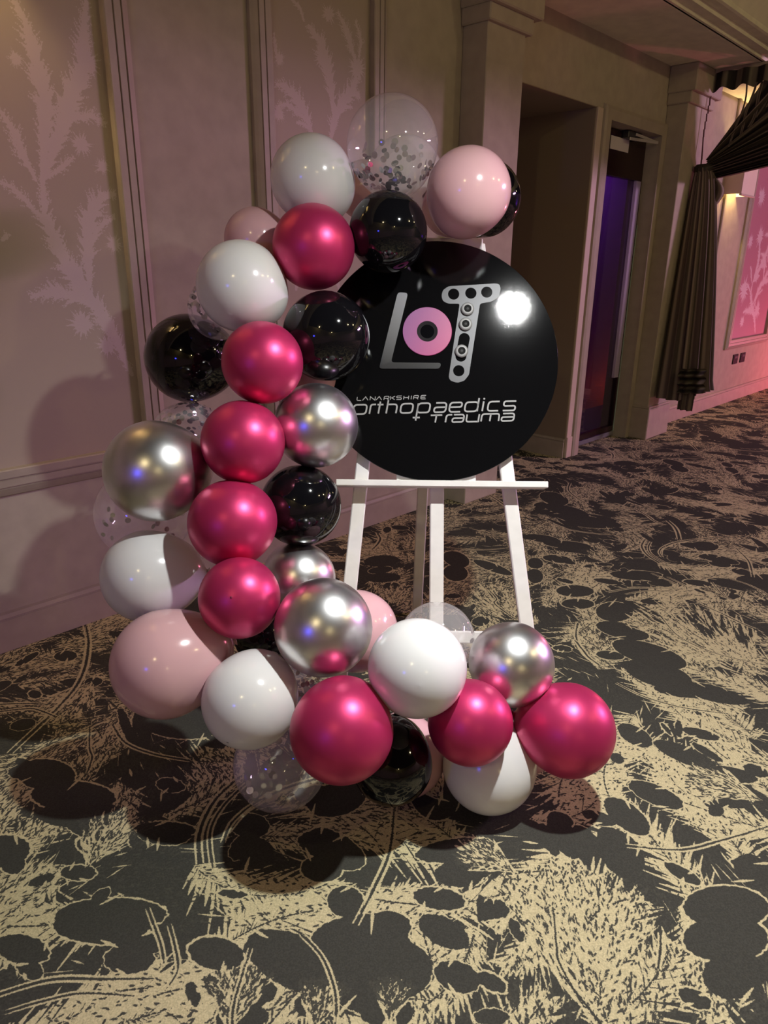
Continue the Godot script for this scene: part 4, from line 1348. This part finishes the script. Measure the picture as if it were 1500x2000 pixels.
func tinted(st: SurfaceTool, f: Callable) -> SurfaceTool:
	var a := st.commit_to_arrays()
	var v: PackedVector3Array = a[Mesh.ARRAY_VERTEX]
	var c := PackedColorArray()
	for p in v:
		c.append(f.call(p))
	a[Mesh.ARRAY_COLOR] = c
	var m := ArrayMesh.new()
	m.add_surface_from_arrays(Mesh.PRIMITIVE_TRIANGLES, a)
	var out := SurfaceTool.new()
	out.create_from(m, 0)
	return out

# ---------------------------------------------------------------- balloons
var skins := {}

func balloon_profile(long: float) -> PackedVector2Array:
	# crown at -z, neck at +z; widest radius 1
	var p := PackedVector2Array()
	for i in 29:
		var a := PI * i / 28.0
		var z := -cos(a)
		var r := sin(a)
		if z > 0.0:
			z *= long
			r = pow(r, 1.0) * (1.0 - 0.06 * z) if i < 27 else maxf(r, 0.085)
		if i == 28:
			r = 0.075
			z = long + 0.02
		p.append(Vector2(maxf(r, 0.0), z))
	return p

func make_skin(long: float) -> ArrayMesh:
	if skins.has(long):
		return skins[long]
	var st := begin()
	lathe(st, balloon_profile(long), 56)
	skins[long] = st.commit()
	return skins[long]

func balloons() -> void:
	var rows := [
		["clear", Vector3(1.548, 1.605, -1.456), 0.1237, Vector3(0.1, -0.9, 0.35), 1.12, "topmost clear balloon with silver confetti gathered in its lower half", [210, Vector3(0, -1, -0.25), 0.95]],
		["white", Vector3(1.387, 1.518, -1.601), 0.1124, Vector3(0.6, -0.5, 0.6), 1.15, "matt white balloon left of the topmost clear balloon"],
		["magenta", Vector3(1.311, 1.343, -1.512), 0.1085, Vector3(0.2, 0.25, 1), 1.12, "highest magenta balloon, in front of the upper left white balloon"],
		["black", Vector3(1.480, 1.383, -1.404), 0.1051, Vector3(0, -0.2, 1), 1.1, "glossy black balloon right under the topmost clear balloon, over the sign edge"],
		["pink", Vector3(1.643, 1.486, -1.265), 0.1123, Vector3(-0.3, -0.75, 0.6), 1.12, "large pale pink balloon at the top right of the arch"],
		["black", Vector3(1.939, 1.498, -1.434), 0.1146, Vector3(-0.7, -0.2, 0.6), 1.1, "black balloon peeping out behind the large pale pink balloon at top right"],
		["pink", Vector3(1.287, 1.362, -1.730), 0.0880, Vector3(0.9, -0.3, 0.4), 1.2, "pale pink balloon left of the highest magenta balloon"],
		["white", Vector3(1.148, 1.243, -1.615), 0.1165, Vector3(0.6, -0.45, 0.65), 1.14, "white balloon below the upper left pale pink balloon"],
		["black", Vector3(1.196, 1.021, -1.977), 0.1347, Vector3(0.9, -0.1, 0.4), 1.15, "black balloon at the left, in front of the panel frame"],
		["magenta", Vector3(1.101, 1.064, -1.476), 0.1028, Vector3(0.2, 0, 1), 1.1, "magenta balloon between the two middle black balloons"],
		["black", Vector3(1.305, 1.118, -1.463), 0.1183, Vector3(-0.3, 0, 0.9), 1.1, "black balloon overlapping the left edge of the round sign"],
		["silver", Vector3(1.224, 0.894, -1.419), 0.1128, Vector3(-0.4, 0.1, 0.9), 1.1, "silver balloon beside the sign lettering"],
		["magenta", Vector3(1.021, 0.874, -1.465), 0.1054, Vector3(0.3, 0, 0.9), 1.1, "magenta balloon between the large left silver balloon and the silver one by the lettering"],
		["clear", Vector3(1.165, 0.766, -1.964), 0.1249, Vector3(0.5, -0.2, 0.8), 1.1, "clear confetti balloon above the large left silver balloon", [120, Vector3(0.2, 0.9, -0.5), 0.8]],
		["silver", Vector3(0.862, 0.797, -1.626), 0.1294, Vector3(0.8, 0, 0.6), 1.12, "large silver balloon at the far left of the column"],
		["magenta", Vector3(0.946, 0.686, -1.424), 0.1095, Vector3(0.5, 0, 0.9), 1.12, "magenta balloon just below and right of the large left silver balloon"],
		["black", Vector3(1.169, 0.680, -1.426), 0.1111, Vector3(-0.4, 0, 0.9), 1.1, "black balloon at the left end of the easel ledge"],
		["white", Vector3(0.803, 0.528, -1.610), 0.1200, Vector3(0.95, -0.05, 0.3), 1.22, "white balloon under the large left silver balloon, shaded on its right"],
		["clear", Vector3(0.905, 0.626, -1.806), 0.1324, Vector3(0.8, -0.1, 0.6), 1.1, "nearly hidden clear balloon between the left silver and the left white balloon", [45, Vector3(0.2, 0.1, -0.6), 0.9]],
		["magenta", Vector3(0.875, 0.545, -1.306), 0.0972, Vector3(0, -0.45, 0.9), 1.1, "small magenta balloon above the lowest left pale pink balloon", true],
		["silver", Vector3(1.136, 0.479, -1.405), 0.1028, Vector3(-0.2, 0, 1), 1.1, "half hidden silver balloon behind the front silver balloon"],
		["silver", Vector3(0.980, 0.495, -1.125), 0.1157, Vector3(-0.1, 0.1, 1), 1.1, "front silver balloon in the middle of the lower bend"],
		["pink", Vector3(0.723, 0.388, -1.406), 0.1305, Vector3(0.9, 0.15, 0.4), 1.24, "large pale pink balloon at the lower left of the garland"],
		["white", Vector3(0.814, 0.340, -1.198), 0.1115, Vector3(0.32, 0.42, 0.85), 1.12, "white balloon right of the large lower pale pink balloon", true],
		["magenta", Vector3(0.884, 0.342, -0.961), 0.1131, Vector3(0.1, 0.2, 1), 1.12, "largest magenta balloon, at the front of the lower bend"],
		["pink", Vector3(1.155, 0.391, -1.193), 0.1082, Vector3(-0.3, 0, 0.9), 1.1, "pale pink balloon behind the front silver balloon, before the easel leg"],
		["clear", Vector3(1.273, 0.386, -1.018), 0.0990, Vector3(-0.2, -0.3, 0.9), 1.1, "clear balloon behind the lower white balloon, in front of the easel post", [10, Vector3(0.8, -0.2, -0.3), 0.6]],
		["white", Vector3(1.055, 0.452, -0.896), 0.1106, Vector3(0, -0.2, 0.95), 1.1, "white balloon in the middle of the base, in front of the clear one"],
		["silver", Vector3(1.335, 0.369, -0.828), 0.1046, Vector3(-0.5, -0.2, 0.8), 1.1, "silver balloon in front of the right easel leg"],
		["magenta", Vector3(1.155, 0.298, -0.815), 0.0988, Vector3(0, -0.1, 1), 1.1, "magenta balloon under the right silver balloon, between two white ones"],
		["magenta", Vector3(1.374, 0.232, -0.680), 0.1136, Vector3(-0.95, 0.1, 0.3), 1.15, "magenta balloon at the right end of the base"],
		["white", Vector3(1.254, 0.117, -0.819), 0.1171, Vector3(-0.1, 0.95, 0.3), 1.18, "white balloon resting on the carpet at the front of the base"],
		["black", Vector3(1.017, 0.195, -0.934), 0.0958, Vector3(0.1, 0.8, 0.6), 1.15, "black balloon near the carpet behind the largest magenta balloon"],
		["pink", Vector3(1.149, 0.098, -1.007), 0.1023, Vector3(-0.2, 0.8, 0.5), 1.12, "pale pink balloon showing as a sliver right of the bottom black balloon"],
		["clear", Vector3(0.894, 0.116, -1.200), 0.1176, Vector3(0.5, 0.7, 0.5), 1.12, "clear balloon resting on the carpet under the lower left white balloon", [34, Vector3(0.3, 0.3, -0.9), 0.8]],
		["clear", Vector3(1.218, 1.175, -1.831), 0.0895, Vector3(0, -0.1, 1), 1.1, "clear confetti balloon just showing left of the middle white balloon", [60, Vector3(-0.5, 0.1, -0.6), 0.9]],
		["milky", Vector3(1.732, 1.552, -1.577), 0.1143, Vector3(0, -0.1, 1), 1.1, "milky clear balloon seen through the topmost clear balloon", [24, Vector3(0.6, -0.8, -0.2), 0.7]],
		["pink", Vector3(1.756, 1.526, -1.769), 0.0910, Vector3(0, -0.1, 1), 1.1, "pale pink balloon in the gap between the topmost clear and upper white balloons"],
		["pink", Vector3(1.754, 1.461, -1.414), 0.0828, Vector3(0, -0.1, 1), 1.1, "pale pink balloon behind the upper black balloon, above the sign"],
		["black", Vector3(1.121, 0.243, -1.567), 0.0850, Vector3(0, -0.1, 1), 1.1, "black balloon deep in the gap under the small magenta balloon"],
		["clear", Vector3(1.158, 0.134, -1.402), 0.0830, Vector3(0, -0.1, 1), 1.1, "dark clear confetti balloon in the gap left of the largest magenta balloon", [60, Vector3(0, 0, -0.8), 0.9]],
		["pink", Vector3(1.353, 0.982, -1.591), 0.0826, Vector3(0, -0.1, 1), 1.1, "pale pink balloon in the gap above the silver balloon by the lettering"],
		["pink", Vector3(1.420, 0.080, -0.803), 0.0613, Vector3(0, -0.1, 1), 1.1, "small pale pink balloon under the magenta balloon at the right end"],
	]
	var knot_st := begin()
	lathe(knot_st, PackedVector2Array([Vector2(0.075, 0.0), Vector2(0.06, 0.03), Vector2(0.085, 0.06), Vector2(0.10, 0.075), Vector2(0.04, 0.085), Vector2(0.0, 0.085)]), 14)
	var knot := knot_st.commit()
	for b in rows:
		var kind: String = b[0]
		var r: float = b[2]
		var o := thing(("confetti" if kind in ["clear", "milky"] else kind) + "_balloon", b[5], "balloon", b[1], "balloons of the garland")
		var nd: Vector3 = b[3]
		var dir := (RT * nd.x + Vector3.UP * nd.y + FW * nd.z).normalized()
		var x := facing(dir, Vector3.ZERO)
		var long: float = b[4]
		var body := MeshInstance3D.new()
		body.name = "skin"
		body.mesh = make_skin(long)
		body.material_override = M[kind]
		body.transform = Transform3D(x.basis.scaled_local(Vector3.ONE * r), Vector3.ZERO)
		o.add_child(body, true)
		var kn := MeshInstance3D.new()
		kn.name = "knot"
		kn.mesh = knot
		kn.material_override = M[kind]
		kn.transform = Transform3D(x.basis.scaled_local(Vector3.ONE * r), dir * r * (long + 0.0))
		o.add_child(kn, true)
		if not kind in ["clear", "milky"] and b.size() > 6:             # the dark tip where the rubber is thickest
			var tip := begin()
			lathe(tip, PackedVector2Array([Vector2(0.030, 0.0), Vector2(0.024, 0.008), Vector2(0.0, 0.012)]), 12, facing(-dir, Vector3.ZERO))
			var tp := part("crown_tip", tip, mat(M[kind].albedo_color.srgb_to_linear() * 0.35, 0.4), o, "small dark tip")
			tp.transform = Transform3D(Basis.from_scale(Vector3.ONE * r), -dir * r * 0.998)
		if kind in ["clear", "milky"]:
			confetti(o, r, x, b)

# small foil discs that cling to the inside of a clear balloon
func confetti(o: Node3D, r: float, x: Transform3D, b: Array) -> void:
	var st := begin()
	var rr := RandomNumberGenerator.new()
	rr.seed = int(absf(b[1].x * 1000.0 + b[1].y * 777.0))
	var spec: Array = b[6]                             # count, direction in which they gather (right, up, away), spread
	var to: Vector3 = (RT * spec[1].x + Vector3.UP * spec[1].y + FW * spec[1].z).normalized()
	for i in int(spec[0]):
		var d := Vector3(rr.randfn(), rr.randfn(), rr.randfn()).normalized()
		d = (d * spec[2] + to).normalized()
		if d.dot(x.basis.z) > 0.75:
			continue
		var n := (d + Vector3(rr.randfn(), rr.randfn(), rr.randfn()) * 0.34).normalized()
		var t := facing(n, d * (r * 0.965))
		var q := 0.0076 * rr.randf_range(0.85, 1.2)
		for k in 10:
			var a0 := TAU * k / 10
			var a1 := TAU * (k + 1) / 10
			tri(st, t.origin, t * Vector3(cos(a0) * q, sin(a0) * q, 0), t * Vector3(cos(a1) * q, sin(a1) * q, 0), n)
	var c := part("confetti", st, M.confetti, o, "silver foil discs")
	c.set_meta("kind", "stuff")
